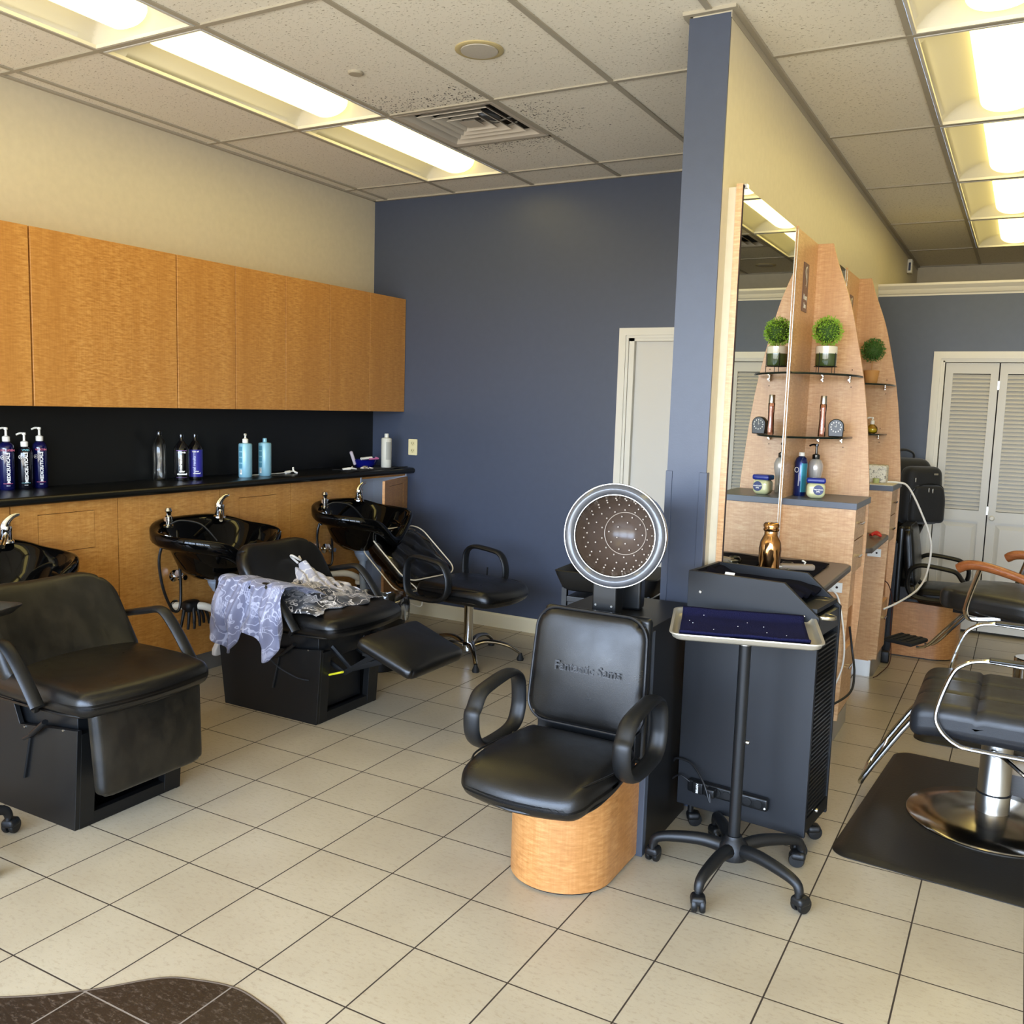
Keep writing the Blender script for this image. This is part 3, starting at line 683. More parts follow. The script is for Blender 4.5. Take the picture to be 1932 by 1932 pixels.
    MB().lathe([(.034, 0), (.034, .006), (.022, .008), (.022, .012)], 24, (0, -.06, .42), (1, 0, 0)).put('wall_flange', CHROME, t)
    MB().lathe([(.026, 0), (.030, .004), (.030, .022), (.026, .026)], 10, (.165, .10, .345)).put('slip_nut', WHITEP, t)
    MB().tube([(.165, .10, .35), (.167, .10, .29), (.20, .08, .255), (.25, .04, .255), (.268, .012, .31)], .019, 12, smooth=5).put('trap_bend', PLASTIC_S, t)
    return t
wash_bowl(3.425-1.215, 'black wash bowl cut by the left picture edge, behind the worn chair', 1)
wash_bowl(3.425, 'middle black wash bowl behind the chair with the cape', 1)
wash_bowl(3.425+1.21, 'farthest black wash bowl beside the open end cabinet', 0)
# black gloves draped over the middle trap
gl = MB()
for k, (dx, dy, L) in enumerate(((-.02, -.012, .085), (-.005, .0, .10), (.012, .010, .10), (.03, .018, .085), (.045, -.0, .06), (.005, .035, .08), (.025, .042, .085))):
    x, y, z = LX+.085+dx*.6, 3.395+dy*1.7, .40
    gl.tube([(x, y, z+.03), (x+dx*.2+.01, y+dy*.8-.01, z-.03), (x+dx*.3+.005, y+dy*1.2-.012, z-L)], lambda u: .010-.003*u, 8, smooth=3)
gl.rbox((LX+.085, 3.405, .425), (.075, .10, .065), .03, 6, lambda x, y, z: (x, y*(1+.1*z/.03), z-.25*y*y))
tag(gl.put('rubber_glove', flat('black_nitrile', '#0c0c0d', .5, noise=(60, .3, .004)), angle=70), 'black rubber gloves hanging over the white drain pipe under the middle bowl', 'gloves')
# ============================================================ SALON CHAIR PIECES shared by dryer chair and star base chair (face -Y)
def arm_loop(s, dy=0, dx=0, w=.305, zt=.615, zb=.405, mat=None):
    x = s*w+dx
    P = [(-.125, zb+.008), (-.158, zb+.05), (-.165, zb+.11), (-.150, zt-.055), (-.118, zt-.015), (-.06, zt), (.06, zt+.012), (.115, zt+.002), (.148, zt-.03), (.158, zt-.09), (.155, zb+.05), (.13, zb+.004), (.07, zb-.014), (-.06, zb-.014)]
    return MB().tube([(x, a+dy, b) for a, b in P], .0142, 12, closed=True, smooth=6, up=(1, 0, 0), ry=2.15)
def salon_seat(t, M_=None, mat=None, W=.52, D=.55, zt=.455):
    mat = mat or LEATHER
    def f(x, y, z):
        u = -y/(D/2)           # front = -y
        x *= 1-.10*max(0, -u)-.13*max(0, u-.25)**1.2
        y -= .045*(1-(x/(W/2))**2)*max(0, u)
        z += .018*puff(min(1, abs(x/(W/2))), min(1, abs(y/(D/2)))) if z > 0 else .012*(abs(x/(W/2))**2)
        if z > 0 and u > .5: z -= .10*(u-.5)**2*.6
        return x, y, z
    m = MB().rbox((0, 0, zt-.055), (W, D, .11), .048, 16, f, 5)
    if M_: m.xf(M_)
    m.put('seat', mat, t, angle=60)
    pz = zt-.088
    m = MB().tube([(W/2*.88, D*.34, pz+.012), (W/2*.95, -.02, pz+.012), (W/2*.90, -D/2*.76, pz+.01), (W/2*.54, -D/2*1.02, pz+.002), (0, -D/2-.038, pz), (-W/2*.54, -D/2*1.02, pz+.002), (-W/2*.90, -D/2*.76, pz+.01), (-W/2*.95, -.02, pz+.012), (-W/2*.88, D*.34, pz+.012)], .0045, 6, smooth=6)
    for s in (-1, 1): m.tube([(s*W/2*.50, -D/2*1.08, pz), (s*W/2*.60, -D/2*1.09, pz+.035), (s*W/2*.66, -D/2*.97, pz+.068)], .003, 6, smooth=4).tube([(s*W/2*.66, -D/2*.97, pz+.068), (s*W/2*.90, -D/2*.62, pz+.085), (s*W/2*.985, D*.1, pz+.07), (s*W/2*.93, D*.4, pz+.06)], .0032, 6, smooth=5)
    if M_: m.xf(M_)
    m.put('seat_piping', mat, t)
def dryer_chair(label, loc, rz, hood=True, box_h=.80, yb=.62):
    t = T('dryer_chair', label, 'chair', loc, rz, None)
    # origin: floor, centre of chair; base front at y=-.22, box behind to +.62
    n = 20; W = .175
    def outl(g=0):
        o = [(W+g, .22), (W+g, -.06)]
        o += [((W+g)*cos(a), -.06-(.165+g)*sin(a)) for a in [PI*i/n for i in range(1, n)]]
        o += [(-W-g, -.06), (-W-g, .22)]
        return o
    MB().prism(outl(), .008, .36, 'z').put('wood_base', WOODB, t, angle=30)
    MB().prism([(x*.96, y*.96) for x, y in outl()], 0, .01, 'z').prism([(x*.8, y*.8) for x, y in outl()], .36, .375, 'z').put('plinth', BLACKBOX, t, smooth=False)
    salon_seat(t, Matrix.Translation((.012, -.19, 0)), W=.455, D=.46)
    def bf(x, y, z):
        x, z = rc(x, z, .42, .40, .075); x *= 1-.035*(z/.2)
        y += -.022*puff(x/.21, z/.2) if y < 0 else 0
        return x, y, z
    ti = Matrix.Translation((0, .10, .655)) @ Matrix.Rotation(math.radians(-7), 4, 'X')
    MB().rbox((0, 0, 0), (.42, .062, .40), .028, 14, bf, 5).xf(ti).put('backrest', LEATHER, t, angle=60)
    pp = rrect(.418, .398, .075, 8)
    MB().tube([(x*(1-.035*(z/.2)), -.020, z) for x, z in pp], .0042, 6, closed=True).xf(ti).put('backrest_piping', LEATHER_GREY, t)
    MB().rbox((0, .155, .60), (.40, .04, .50), .018, 4, lambda x, y, z: (x*(1-.0*z), y-.0, z)).box(-.185, .185, .085, .15, .37, .46).put('back_shell', PLASTIC_S, t, bevel=.003)
    for s in (-1, 1):
        arm_loop(s, dy=-.07, w=.264, zt=.61, zb=.425).put('armrest', PLASTIC, t)
        MB().tube([(s*.16, -.13, .408), (s*.262, -.13, .412)], .011, 8, ry=.6).tube([(s*.16, .0, .408), (s*.262, .0, .412)], .011, 8, ry=.6).put('arm_bracket', DARKMETAL, t)
    bx = MB().box(.17, .195, .20, yb, 0, box_h).box(-.195, -.17, .20, yb, 0, box_h).box(-.17, .17, .22, yb-.02, .01, box_h-.02).box(-.195, .195, .175, yb, box_h-.002, box_h+.016)
    bx.put('rear_cabinet', BLACKBOX, t, smooth=False, bevel=.002)
    MB().box(.165, .1965, .168, .20, 0, box_h).box(-.1965, -.165, .168, .20, 0, box_h).put('edge_trim', flat('grey_edge_trim', '#40454e' if hood else '#141518', .5), t, smooth=False, bevel=.003)
    if hood:
        MB().box(-.045, .045, .20, .27, box_h, .945).put('post', PLASTIC_S, t, smooth=False, bevel=.006)
        bo = MB()
        for x in (-.03, .03): bo.lathe([(.005, 0), (.004, .003), (0, .003)], 8, (x, .20, .86), (0, -1, 0))
        bo.put('bolt', STEEL, t)
    return t
dc = dryer_chair('black hooded dryer chair on a light wooden base, raised lettering on its back', (-1.245, 2.72, 0), 0)
lm = flat('embossed_edge', '#5a5b5f', .45)
cx_ = Matrix.Translation((0, .10, .655)) @ Matrix.Rotation(math.radians(-7), 4, 'X') @ facing((.015, -.0565, .005), (0, -1, 0))
text('Fantastic Sams', .042, lm, dc, cx_ @ Matrix.Translation((0, 0, -.0015)), 'raised_lettering', .0012, 1.0, .0006)
text('Fantastic Sams', .042, LEATHER, dc, cx_ @ Matrix.Translation((0, 0, .0012)), 'raised_lettering_face', .0012, 1.0, -.0005)
# dryer hood
hd = T('dryer_hood', 'smoked hooded hair dryer with clear rim standing above the dryer chair', 'hair dryer', (-1.19, 2.86, 1.118))
hd.rotation_euler = (0, 0, math.radians(9))
mt = Matrix.Rotation(math.radians(90-4), 4, 'X')
def hoodmesh(prof, n=56, cap=True):
    m = MB(); m.lathe(prof, n, cap=cap); m.xf(mt); return m
# profile: z axis points to opening (-Y)
outer = [(.172, .0), (.175, -.02), (.172, -.07), (.155, -.13), (.115, -.19), (.06, -.225), (0, -.235)]
inner = [(.136, .0), (.136, -.02), (.130, -.07), (.110, -.125), (.075, -.165), (.035, -.185), (0, -.19)]
m = MB(); m.lathe([(.172, .0)]+[(a, b) for a, b in outer[1:]], 56); m.f = [f for f in m.f if len(f) == 4]; m.xf(mt); m.put('outer_shell', SMOKE, hd, angle=60)
m = MB(); m.lathe(inner, 56); m.f = [f for f in m.f if len(f) == 4]; m.xf(mt); m.put('inner_bowl', flat('brown_smoked_bowl', '#54463c', .2, spec=.35), hd, angle=60)
hoodmesh(cap=False, prof=[(.138, .002), (.150, .016), (.163, .017), (.173, .008), (.177, -.004), (.174, -.020), (.166, -.012), (.152, -.004), (.138, -.004), (.138, .002)]).put('rim_ring', flat('clear_grey_rim', '#55565a', .16, .2, spec=.6), hd, angle=60)
tg = MB(); tg.tube([(.1755*cos(a), .1755*sin(a), .003) for a in [2*PI*i/64 for i in range(64)]], .0024, 6, closed=True).tube([(.139*cos(a), .139*sin(a), .004) for a in [2*PI*i/64 for i in range(64)]], .0022, 6, closed=True); tg.xf(mt); tg.put('chrome_bead', STEEL, hd)
dt = MB()
for rr_, zz, k in ((.122, -.092, 22), (.105, -.128, 18), (.085, -.153, 14), (.062, -.17, 10), (.038, -.182, 6), (.128, -.07, 24)):
    for q in range(k):
        a = 2*PI*q/k+rr_*40; dt.rbox((rr_*cos(a)*.985, rr_*sin(a)*.985, zz+.006), (.006, .006, .005), .0024, 1, None, 2)
dt.xf(mt); dt.put('air_nozzles', flat('pale_nozzles', '#b9ab9c', .3, .3), hd)
tg = MB(); tg.tube([(.075*cos(a), .075*sin(a), -.158) for a in [2*PI*i/48 for i in range(48)]], .0016, 5, closed=True); tg.xf(mt); tg.put('bowl_seam', flat('bowl_seam', '#a89888', .3), hd)
MB().box(-.05, .05, .235, .31, -.302, .05).put('mounting_neck', PLASTIC_S, hd, smooth=False, bevel=.01)
MB().rbox((0, .285, .02), (.16, .14, .17), .05, 4).put('motor_housing', flat('brown_housing', '#5a4a42', .35), hd)
# far dryer chair beside the stations
dryer_chair('black armchair on a wooden drum base behind the stations by the closet', (-.50, 6.53, 0), PI/2, False, .74, .53)
# ============================================================ STAR BASE CHAIR with plastic cover
c3 = T('swivel_chair', 'low black swivel chair with clear plastic back cover and chrome star base', 'chair', (-2.895, 4.705, 0), math.radians(84))
salon_seat(c3, Matrix.Translation((0, -.02, 0)), zt=.475, W=.50, D=.54)
for s in (-1, 1): arm_loop(s, dy=.10, w=.285, zt=.625, zb=.405).put('armrest', PLASTIC, c3)
for s in (-1, 1): MB().tube([(s*.16, .06, .389), (s*.283, .06, .393)], .011, 8, ry=.6).tube([(s*.16, .18, .389), (s*.283, .18, .393)], .011, 8, ry=.6).put('arm_bracket', DARKMETAL, c3)
MB().tube([(0, .14, .385), (0, .30, .395), (0, .40, .47), (0, .50, .54)], .018, 8, smooth=4, ry=.5).put('back_support', DARKMETAL, c3)
Mb = Matrix.Translation((0, .50, .565)) @ Matrix.Rotation(math.radians(-52), 4, 'X')
def bf3(x, y, z):
    x, z = rc(x, z, .44, .40, .08); y += -.02*puff(x/.22, z/.2) if y < 0 else 0
    return x, y, z
MB().rbox((0, 0, 0), (.44, .06, .40), .028, 12, bf3, 4).xf(Mb).put('backrest', LEATHER, c3, angle=60)
def bf4(x, y, z):
    x, z = rc(x, z, .475, .44, .09); y += .007*sin(38*x+9)*sin(31*z)+.005*sin(90*x+44*z); return x, y, z
MB().rbox((0, .004, -.01), (.475, .11, .44), .03, 16, bf4, 4).xf(Mb).put('plastic_cover', CLEARP, c3, angle=70)
pm = MB(); pq = rrect(.478, .442, .09, 8, (0, -.01))
for yy in (-.052, .060): pm.tube([(x, yy+.006*sin(20*x), z) for x, z in pq], .0042, 6, closed=True)
pm.tube([(-.235, .06, -.20), (-.25, .03, -.33), (-.24, -.02, -.40), (-.2, -.04, -.30), (-.236, -.05, -.21)], .0038, 6, smooth=4)
pm.xf(Mb); pm.put('cover_piping', flat('white_piping', '#d8cbb2', .4), c3)
MB().lathe([(.028, .09), (.028, .36), (.034, .37), (.034, .385)], 24).lathe([(.05, .05), (.05, .085), (.034, .10), (.0, .10)], 24).put('gas_column', CHROME, c3)
MB().box(-.10, .10, -.08, .14, .375, .392).tube([(.10, .05, .39), (.25, .06, .39), (.26, .06, .52)], .006, 6).put('seat_plate', DARKMETAL, c3)
for k in range(5):
    a = math.radians(72*k-62); u = Vector((cos(a), sin(a), 0))
    MB().tube([u*.03+Vector((0, 0, .075)), u*.12+Vector((0, 0, .105)), u*.24+Vector((0, 0, .09)), u*.325+Vector((0, 0, .045))], lambda q: .019-.007*q, 10, smooth=5, ry=.8).put('leg', flat('worn_chrome', '#a9a297', .22, 1), c3)
    MB().lathe([(.020, 0), (.022, .012), (.013, .034), (.010, .046)], 18, tuple(u*.325)).put('glide', RUBBER, c3)
# ============================================================ HYDRAULIC STYLING CHAIRS (face -X)
s1 = T('styling_chair', 'charcoal tufted styling chair with chrome loop arms at the right edge', 'chair', (.0, 3.865, .014))
MB().lathe([(.300, 0), (.302, .006), (.295, .013), (.20, .028), (.10, .040), (.062, .045), (0, .045)], 72).put('base_disc', flat('polished_disc', '#a8a196', .18, 1), s1, angle=50)
MB().lathe([(.060, .04), (.060, .115), (.057, .12), (.055, .30), (.053, .36), (0, .36)], 40).put('hydraulic_pump', STEEL, s1, angle=40)
MB().lathe([(.0615, .115), (.0615, .121)], 40).lathe([(.046, .36), (.046, .40)], 24).box(-.16, .16, -.14, .14, .385, .405).put('swivel_plate', DARKMETAL, s1, angle=40)
MB().tube([(-.01, -.065, .29), (.03, -.10, .285), (.12, -.16, .24), (.26, -.22, .19)], .008, 8, smooth=4).lathe([(.014, 0), (.016, .01), (.012, .022), (0, .024)], 14, (-.01, -.058, .29), (0, -1, 0)).put('pump_lever', CHROME, s1)
def sf(x, y, z):
    if x < 0: x += .0*(y)
    if z > 0:
        gx = abs(((x+.26)/.19) % 1-.5); gy = abs(((y+.31)/.207) % 1-.5)
        z -= .011*(math.exp(-((gx-.5)/.045)**2)*(1 if -.2 < x < .24 else 0)+math.exp(-((gy-.5)/.045)**2)*(1 if abs(y) < .25 else 0))
    u = -x/.29
    if u > .6: z -= .10*(u-.6)**2
    return x, y, z
MB().rbox((-.0, -.03, .452), (.58, .62, .125), .045, 40, sf, 5).put('seat', LEATHER_GREY, s1, angle=50)
MB().box(-.24, .26, -.28, .24, .385, .397).put('seat_board', BLACKBOX, s1, smooth=False)
for s in (-1, 1):
    y = -.03+s*.335
    MB().tube([(.30, y-s*.03, .375), (-.05, y, .385), (-.13, y, .395), (-.185, y, .44), (-.20, y, .50), (-.165, y, .63), (-.13, y, .68), (-.06, y, .705), (.10, y, .700), (.32, y, .695)], .008, 10, smooth=6, up=(0, 1, 0), ry=1.5).put('armrest', CHROME, s1)
MB().rbox((.10, -.03-.335, .712), (.30, .045, .012), .005, 4).rbox((.10, -.03+.335, .712), (.30, .045, .012), .005, 4).put('arm_pad', PLASTIC_S, s1)
ft = MB()
ft.tube([(-.10, -.15, .395), (-.26, -.15, .40), (-.305, -.15, .372), (-.41, -.15, .20), (-.452, -.15, .125), (-.462, -.135, .10), (-.463, -.10, .095), (-.463, .05, .095), (-.462, .085, .10), (-.452, .10, .125), (-.41, .10, .20), (-.305, .10, .372), (-.26, .10, .40), (-.10, .10, .395)], .0108, 12, smooth=4)
ft.tube([(-.40, -.15, .215), (-.40, .10, .215)], .005, 8)
ft.put('footrest', flat('satin_chrome', '#cfcdc8', .16, 1), s1)
def bf5(x, y, z):
    y, z = rc(y, z, .52, .42, .08); x += -.01*puff(y/.26, z/.21) if x < 0 else 0; return x, y, z
MB().rbox((0, 0, 0), (.09, .52, .42), .035, 10, bf5, 4).xf(roty(math.radians(12), (.36, -.03, .78))).put('backrest', LEATHER_GREY, s1, angle=60)
MB().tube([(.20, -.03, .39), (.34, -.03, .40), (.385, -.03, .52), (.41, -.03, .72)], .022, 8, smooth=4, up=(0, 1, 0), ry=.5).put('back_support', DARKMETAL, s1)
s2 = T('styling_chair', 'black styling chair with curved wooden arms behind the tufted chair', 'chair', (.11, 5.24, .014), math.radians(-20))
MB().lathe([(.300, 0), (.302, .006), (.295, .013), (.20, .028), (.10, .040), (.062, .045), (0, .045)], 64).put('base_disc', flat('polished_disc_far', '#a8a196', .18, 1), s2, angle=50)
MB().lathe([(.075, .04), (.075, .34), (.070, .345), (.0, .345)], 40).lathe([(.026, .34), (.026, .55)], 24).put('hydraulic_pump', CHROME, s2, angle=40)
def sf2(x, y, z):
    x2, y2 = rc(x, y, .56, .56, .16); 
    z += .03*puff(x/.28, y/.28) if z > 0 else 0
    return x2, y2, z
MB().rbox((-.10, 0, .615), (.62, .56, .10), .035, 16, sf2, 4).put('seat', leather('greyish_black_vinyl', '#24221f', .36), s2, angle=60)
MB().box(-.32, .16, -.2, .2, .545, .57).tube([(.0, .1, .55), (.14, .16, .50), (.22, .18, .48)], .012, 8).put('seat_board', BLACKBOX, s2)
for s in (-1, 1):
    y = s*.30
    MB().tube([(-.27, y, .79), (-.22, y, .815), (-.12, y, .815), (.06, y, .775), (.24, y, .70), (.36, y, .63)], lambda q: .026-.008*q if q > .06 else .024, 12, smooth=6, up=(0, 1, 0), ry=.85).put('armrest', REDWOOD, s2)
    MB().tube([(-.165, y, .80), (-.21, y, .64), (-.215, y, .575), (-.19, y-.02*s, .545), (-.08, y-.08*s, .56)], .013, 8, smooth=4, up=(0, 1, 0), ry=.5).put('arm_bracket', CHROME, s2)
MB().rbox((0, 0, 0), (.08, .50, .40), .035, 8, lambda x, y, z: (x, *rc(y, z, .50, .40, .08)), 4).xf(roty(math.radians(12), (.30, 0, .92))).put('backrest', LEATHER, s2, angle=60)
MB().tube([(.10, 0, .555), (.27, 0, .56), (.32, 0, .66), (.345, 0, .86)], .022, 8, smooth=4, up=(0, 1, 0), ry=.5).put('back_support', DARKMETAL, s2)
fp = MB()
for y in (-.05, .05): fp.tube([(-.20, y, .55), (-.30, y, .54), (-.40, y, .43), (-.50, y, .31), (-.56, y, .285)], .008, 8, smooth=4)
fp.put('footrest_bar', CHROME, s2)
fq = MB().rbox((-.645, 0, .30), (.16, .20, .022), .008, 3)
for q in range(4): fq.box(-.715+q*.036, -.70+q*.036, -.085, .085, .310, .316)
fq.put('foot_plate', RUBBER, s2)
# floor mats
def mat_(loc, rz, label, cut=False):
    W, D, R = .90, 1.22, .07
    m = MB(); o = rrect(W, D, R, 8); i = rrect(W-.05, D-.05, R-.02, 8)
    m.loft([[(x, y, 0) for x, y in o], [(x, y, .003) for x, y in o], [(x, y, .014) for x, y in i]])
    ob = m.put('floor_mat', MATM, angle=60); ob.location = loc; ob.rotation_euler = (0, 0, rz); return tag(ob, label, 'mat', 'black anti-fatigue floor mats')
mat_((-.005, 3.855, .0005), math.radians(-4), 'black anti-fatigue mat under the charcoal tufted styling chair')
mat_((.095, 5.30, .0005), math.radians(-1), 'black anti-fatigue mat under the styling chair with wooden arms')
# ============================================================ STYLING STATIONS
MX = -.988     # mirror plane
def station(dy, my0, my1, label, signed, zc=0):
    t = T('styling_station', label, 'styling station', (0, dy, 0), 0, None)
    # fin profile (x,z) at y=4.846
    prof = [(PX1, 0.02), (-.74, .02), (-.70, .12), (-.672, .45), (-.662, .80), (-.663, 1.14), (-.680, 1.35), (-.699, 1.534), (-.726, 1.715), (-.764, 1.896), (-.815, 2.103), (-.887, 2.298), (-.916, 2.392), (PX1, 2.392)]
    pts = catmull([Vector((a, b, 0)) for a, b in prof[2:13]], 5, False); prof2 = prof[:2]+[(p.x, p.y) for p in pts]+prof[13:]
    MB().prism(prof2, 4.846, 4.866, 'y').put('side_fin', WOODS, t, smooth=False, bevel=.001)
    MB().box(-1.016, MX-.006, my0-dy, 4.846, .9, 2.38).put('back_board', WOODS, t, smooth=False)
    MB().box(PX1, -1.016, my0-dy+.002, 4.84, .9, 2.375).put('wall_spacer', CREAM, t, smooth=False)
    MB().box(MX-.006, MX, my1-dy, 4.846, 1.12, 2.39).put('back_panel', WOODS, t, smooth=False)
    MB().box(-1.015, MX-.003, my0-dy-.004, my0-dy, .88, 2.385).put('edge_band', WOODS, t, smooth=False)
    MB().box(MX-.004, MX+.004, my1-dy-.022, my1-dy+.002, .868, 2.395).put('divider_band', WOODS, t, smooth=False)
    MB().box(MX-.005, MX, my0-dy+.004, my1-dy-.024, .868, 2.38).put('mirror', MIRROR, t, smooth=False)
    MB().box(MX-.006, MX+.001, my0-dy-.003, my0-dy+.004, .868, 2.38).put('mirror_shadow_line', SEAM, t, smooth=False)  # dark strip painting in the shadow line between wood band and mirror
    for a_, b_ in ((my1-dy-.020, my1-dy-.012),): MB().box(MX-.004, MX+.0065, a_, b_, .868, 2.383).put('mirror_channel', STEEL, t, smooth=False)
    MB().box(MX-.002, MX+.01, my0-dy+.006, my0-dy+.03, 2.37, 2.384).put('mirror_clip', CHROME, t, smooth=False)
    # cabinet tower: front panel + side with drawers
    MB().prism([(PX1, .10), (-.715, .10), (-.712, .11), (-.672, .115), (-.664, .45), (-.657, .80), (-.655, 1.118), (PX1, 1.118)], 4.42, 4.438, 'y').put('front_panel', WOODS, t, smooth=False, bevel=.0008)
    MB().box(PX1, -.70, 4.438, 4.846, .10, 1.118).put('tower_body', WOODS, t, smooth=False)
    for (z0, z1, x1) in ((.80, .955, -.672), (.962, 1.112, -.670)):
        d_ = MB().box(-.705, x1, 4.45, 4.825, z0, z1).put('drawer', WOODS, t, smooth=False, bevel=.001)
        kn = MB().tube([(x1+.018, 4.59, (z0+z1)/2), (x1+.018, 4.68, (z0+z1)/2)], .0045, 8)
        for y in (4.61, 4.66): kn.tube([(x1, y, (z0+z1)/2), (x1+.018, y, (z0+z1)/2)], .0035, 6)
        kn.put('handle', CHROME, d_)
    d_ = MB().box(-.705, -.682, 4.45, 4.825, .12, .42).put('tilt_door', WOODS, t, smooth=False, bevel=.001)
    kn = MB().tube([(-.663, 4.59, .33), (-.663, 4.68, .33)], .0045, 8)
    for y in (4.61, 4.66): kn.tube([(-.682, y, .33), (-.663, y, .33)], .0035, 6)
    kn.put('handle', CHROME, d_)
    MB().box(-.705, -.698, 4.47, 4.80, .44, .60).put('dryer_slot', flat('maple_recess', '#a56c35', .5), t, smooth=False)
    k_ = MB().prism([(PX1, 4.44), (-.73, 4.44), (-.706, 4.447), (-.690, 4.475), (-.69, 4.80), (-.705, 4.84), (-.73, 4.85), (PX1, 4.85)], .0, .10, 'z')
    k_.put('kick_plate', SILVERPLATE, t, angle=30)
    MB().box(PX1, -.652, 4.412, 4.846, 1.118, 1.148).put('ledge', LEDGE, t, smooth=False, bevel=.002)
    # counter
    ya, yb = my0-dy+.11, 4.42
    oc_ = [(MX, ya), (-.70, ya)]+[(-.70+.05*sin(a), ya+.05-.05*cos(a)) for a in [math.radians(15*i) for i in range(1, 7)]]+[(-.65+0*1, yb-.07)]+[(-.70+.05*cos(a), yb-.06+.05*sin(a)) for a in [math.radians(15*i) for i in range(0, 7)]]+[(MX, yb-.01)]
    MB().prism(oc_, .838, .868, 'z').put('counter', TABLETOP, t, bevel=.008, smooth=True, angle=40)
    MB().box(MX, -.80, ya+.03, yb, .80, .838).put('counter_apron', WOODS, t, smooth=False)
    o_ = MB().box(-.765, -.69, 4.411, 4.42, .728, .775).put('outlet', WHITEP, t, smooth=False, bevel=.002)
    q = MB()
    for x in (-.742, -.714): q.lathe([(.006, 0), (.005, .002), (0, .002)], 10, (x, 4.411, .752), (0, -1, 0))
    q.put('socket', SEAM, o_)
    for z, w_, th in ((1.742, .0, .010), (1.442, .03, .010)):
        o2 = [(MX, my1-dy+.01), (MX, 4.845)]+[(-.735-w_+0*q_, 4.845) for q_ in (0,)]
        arc = []
        for i in range(15):
            a = i/14; arc.append((-.735-w_-(.245-w_)*a**1.6, 4.845-(4.845-(my1-dy+.01))*a**.62))
        MB().prism([(MX, my1-dy+.01), (MX, 4.845)]+arc, z-th, z, 'z').put('glass_shelf', GLASS, t, angle=30)
        er = MB(); er.tube([(a, b, z-th/2) for a, b in arc], .0052, 6, ry=.95); er.put('shelf_edge', flat('dark_glass_edge', '#15201c', .15), t)
        br = MB().lathe([(.006, 0), (.006, .02)], 10, (-.79-w_*.6, 4.826, z-.032)).tube([(-.79-w_*.6, 4.846, z-.022), (-.79-w_*.6, 4.80, z-.022)], .005, 8).lathe([(.006, 0), (.006, .02)], 10, (-.92, 4.826, z-.032)).tube([(-.92, 4.846, z-.022), (-.92, 4.80, z-.022)], .005, 8)
        br.put('shelf_bracket', CHROME, t)
        hl_ = MB()
        for dz in (-.055, .03): hl_.lathe([(.003, 0), (0, .001)], 8, (-.785-w_*.6, 4.8458, z+dz), (0, -1, 0))
        hl_.put('peg_hole', SEAM, t)
    if signed:
        y0, y1, zb, zt = 4.545, 4.655, 2.035, 2.262
        y0 += 0; plate = flat('brown_sign', '#5c433c', .35)
        MB().box(MX, MX+.003, y0, y1, zb, zt).put('sign_plate', plate, t, smooth=False)
        wm = flat('white_sign_paint', '#e4dfd6', .5)
        lg = MB(); zc_ = zt-.062; yc = (y0+y1)/2
        sp = [(.016, .035), (.004, .044), (-.012, .036), (-.017, .020), (-.006, .004), (.010, -.010), (.017, -.024), (.008, -.038), (-.008, -.042)]
        lg.tube([(MX+.004, yc+a, zc_+b) for a, b in sp], lambda q: .0012+.0035*sin(PI*min(1, q*1.05)) , 6, smooth=6, ry=.3, up=(1, 0, 0))
        lg.tube([(MX+.004, yc+.012+a*.3, zc_+b) for a, b in ((-.005, .052), (.012, .046), (.020, .020), (.016, -.01), (.0, -.034), (-.02, -.05))], .0012, 6, smooth=5, ry=.3, up=(1, 0, 0))
        lg.lathe([(.0035, 0), (0, .001)], 8, (MX+.003, yc-.002, zc_+.006), (1, 0, 0))
        lg.put('logo', wm, t)
        text('A Beauty', .036, wm, t, facing((MX+.0038, yc, zb+.068), (1, 0, 0)), 'lettering', .0003, .62, .0005)
        text('Salon', .036, wm, t, facing((MX+.0038, yc, zb+.028), (1, 0, 0)), 'lettering', .0003, .62, .0005)
    return t
station(0, 3.465, 4.385, 'nearest maple styling station with tall mirror, shelves and curved side fin', True)
station(1.286, 4.90, 5.69, 'farther maple styling station partly hidden behind the nearest one', True)
# cords on the station
def cord(pts, r, mat, label, smooth=8, name='cord'):
    return tag(MB().tube(pts, r, 7, smooth=smooth).put(name, mat), label, 'cord')
WC = flat('white_cord', '#ddd8cc', .5); BC = flat('black_cord', '#101012', .5)
cord([(-.74, 4.405, .74), (-.70, 4.398, .70), (-.662, 4.39, .52), (-.662, 4.385, .38), (-.71, 4.38, .26), (-.80, 4.39, .20)], .004, WC, 'white power cord hanging from the nearest station counter outlet', name='electric_cable')
cord([(-.655, 4.48, .56), (-.64, 4.50, .45), (-.615, 4.45, .35), (-.62, 4.38, .27), (-.70, 4.25, .22), (-.80, 4.10, .18), (-.84, 3.95, .14)], .0055, BC, 'black power cord looping past the lower door of the nearest station', name='electric_cable')
cord([(-.72, 5.95, 1.155), (-.66, 5.96, 1.155), (-.60, 5.99, 1.13), (-.52, 6.02, .98), (-.455, 6.05, .80), (-.46, 6.02, .62), (-.50, 5.95, .52), (-.58, 5.80, .46), (-.655, 5.72, .42)], .006, WC, 'white cord drooping from the farther station ledge in front of the backpack', name='electric_cable')
cord([(-.69, 5.80, .58), (-.655, 5.85, .55), (-.63, 5.9, .44), (-.63, 5.92, .26), (-.62, 5.95, .06), (-.66, 5.8, .006), (-.68, 5.7, .006)], .003, flat('dark_red_cord', '#3a1a16', .5), 'thin dark cord running down the farther station to the floor', name='electric_cable')
tag(MB().rbox((-.67, 6.12, .04), (.05, .045, .075), .01, 2).put('power_adapter', PLASTIC, None), 'black power adapter on the floor behind the farther station', 'power adapter')
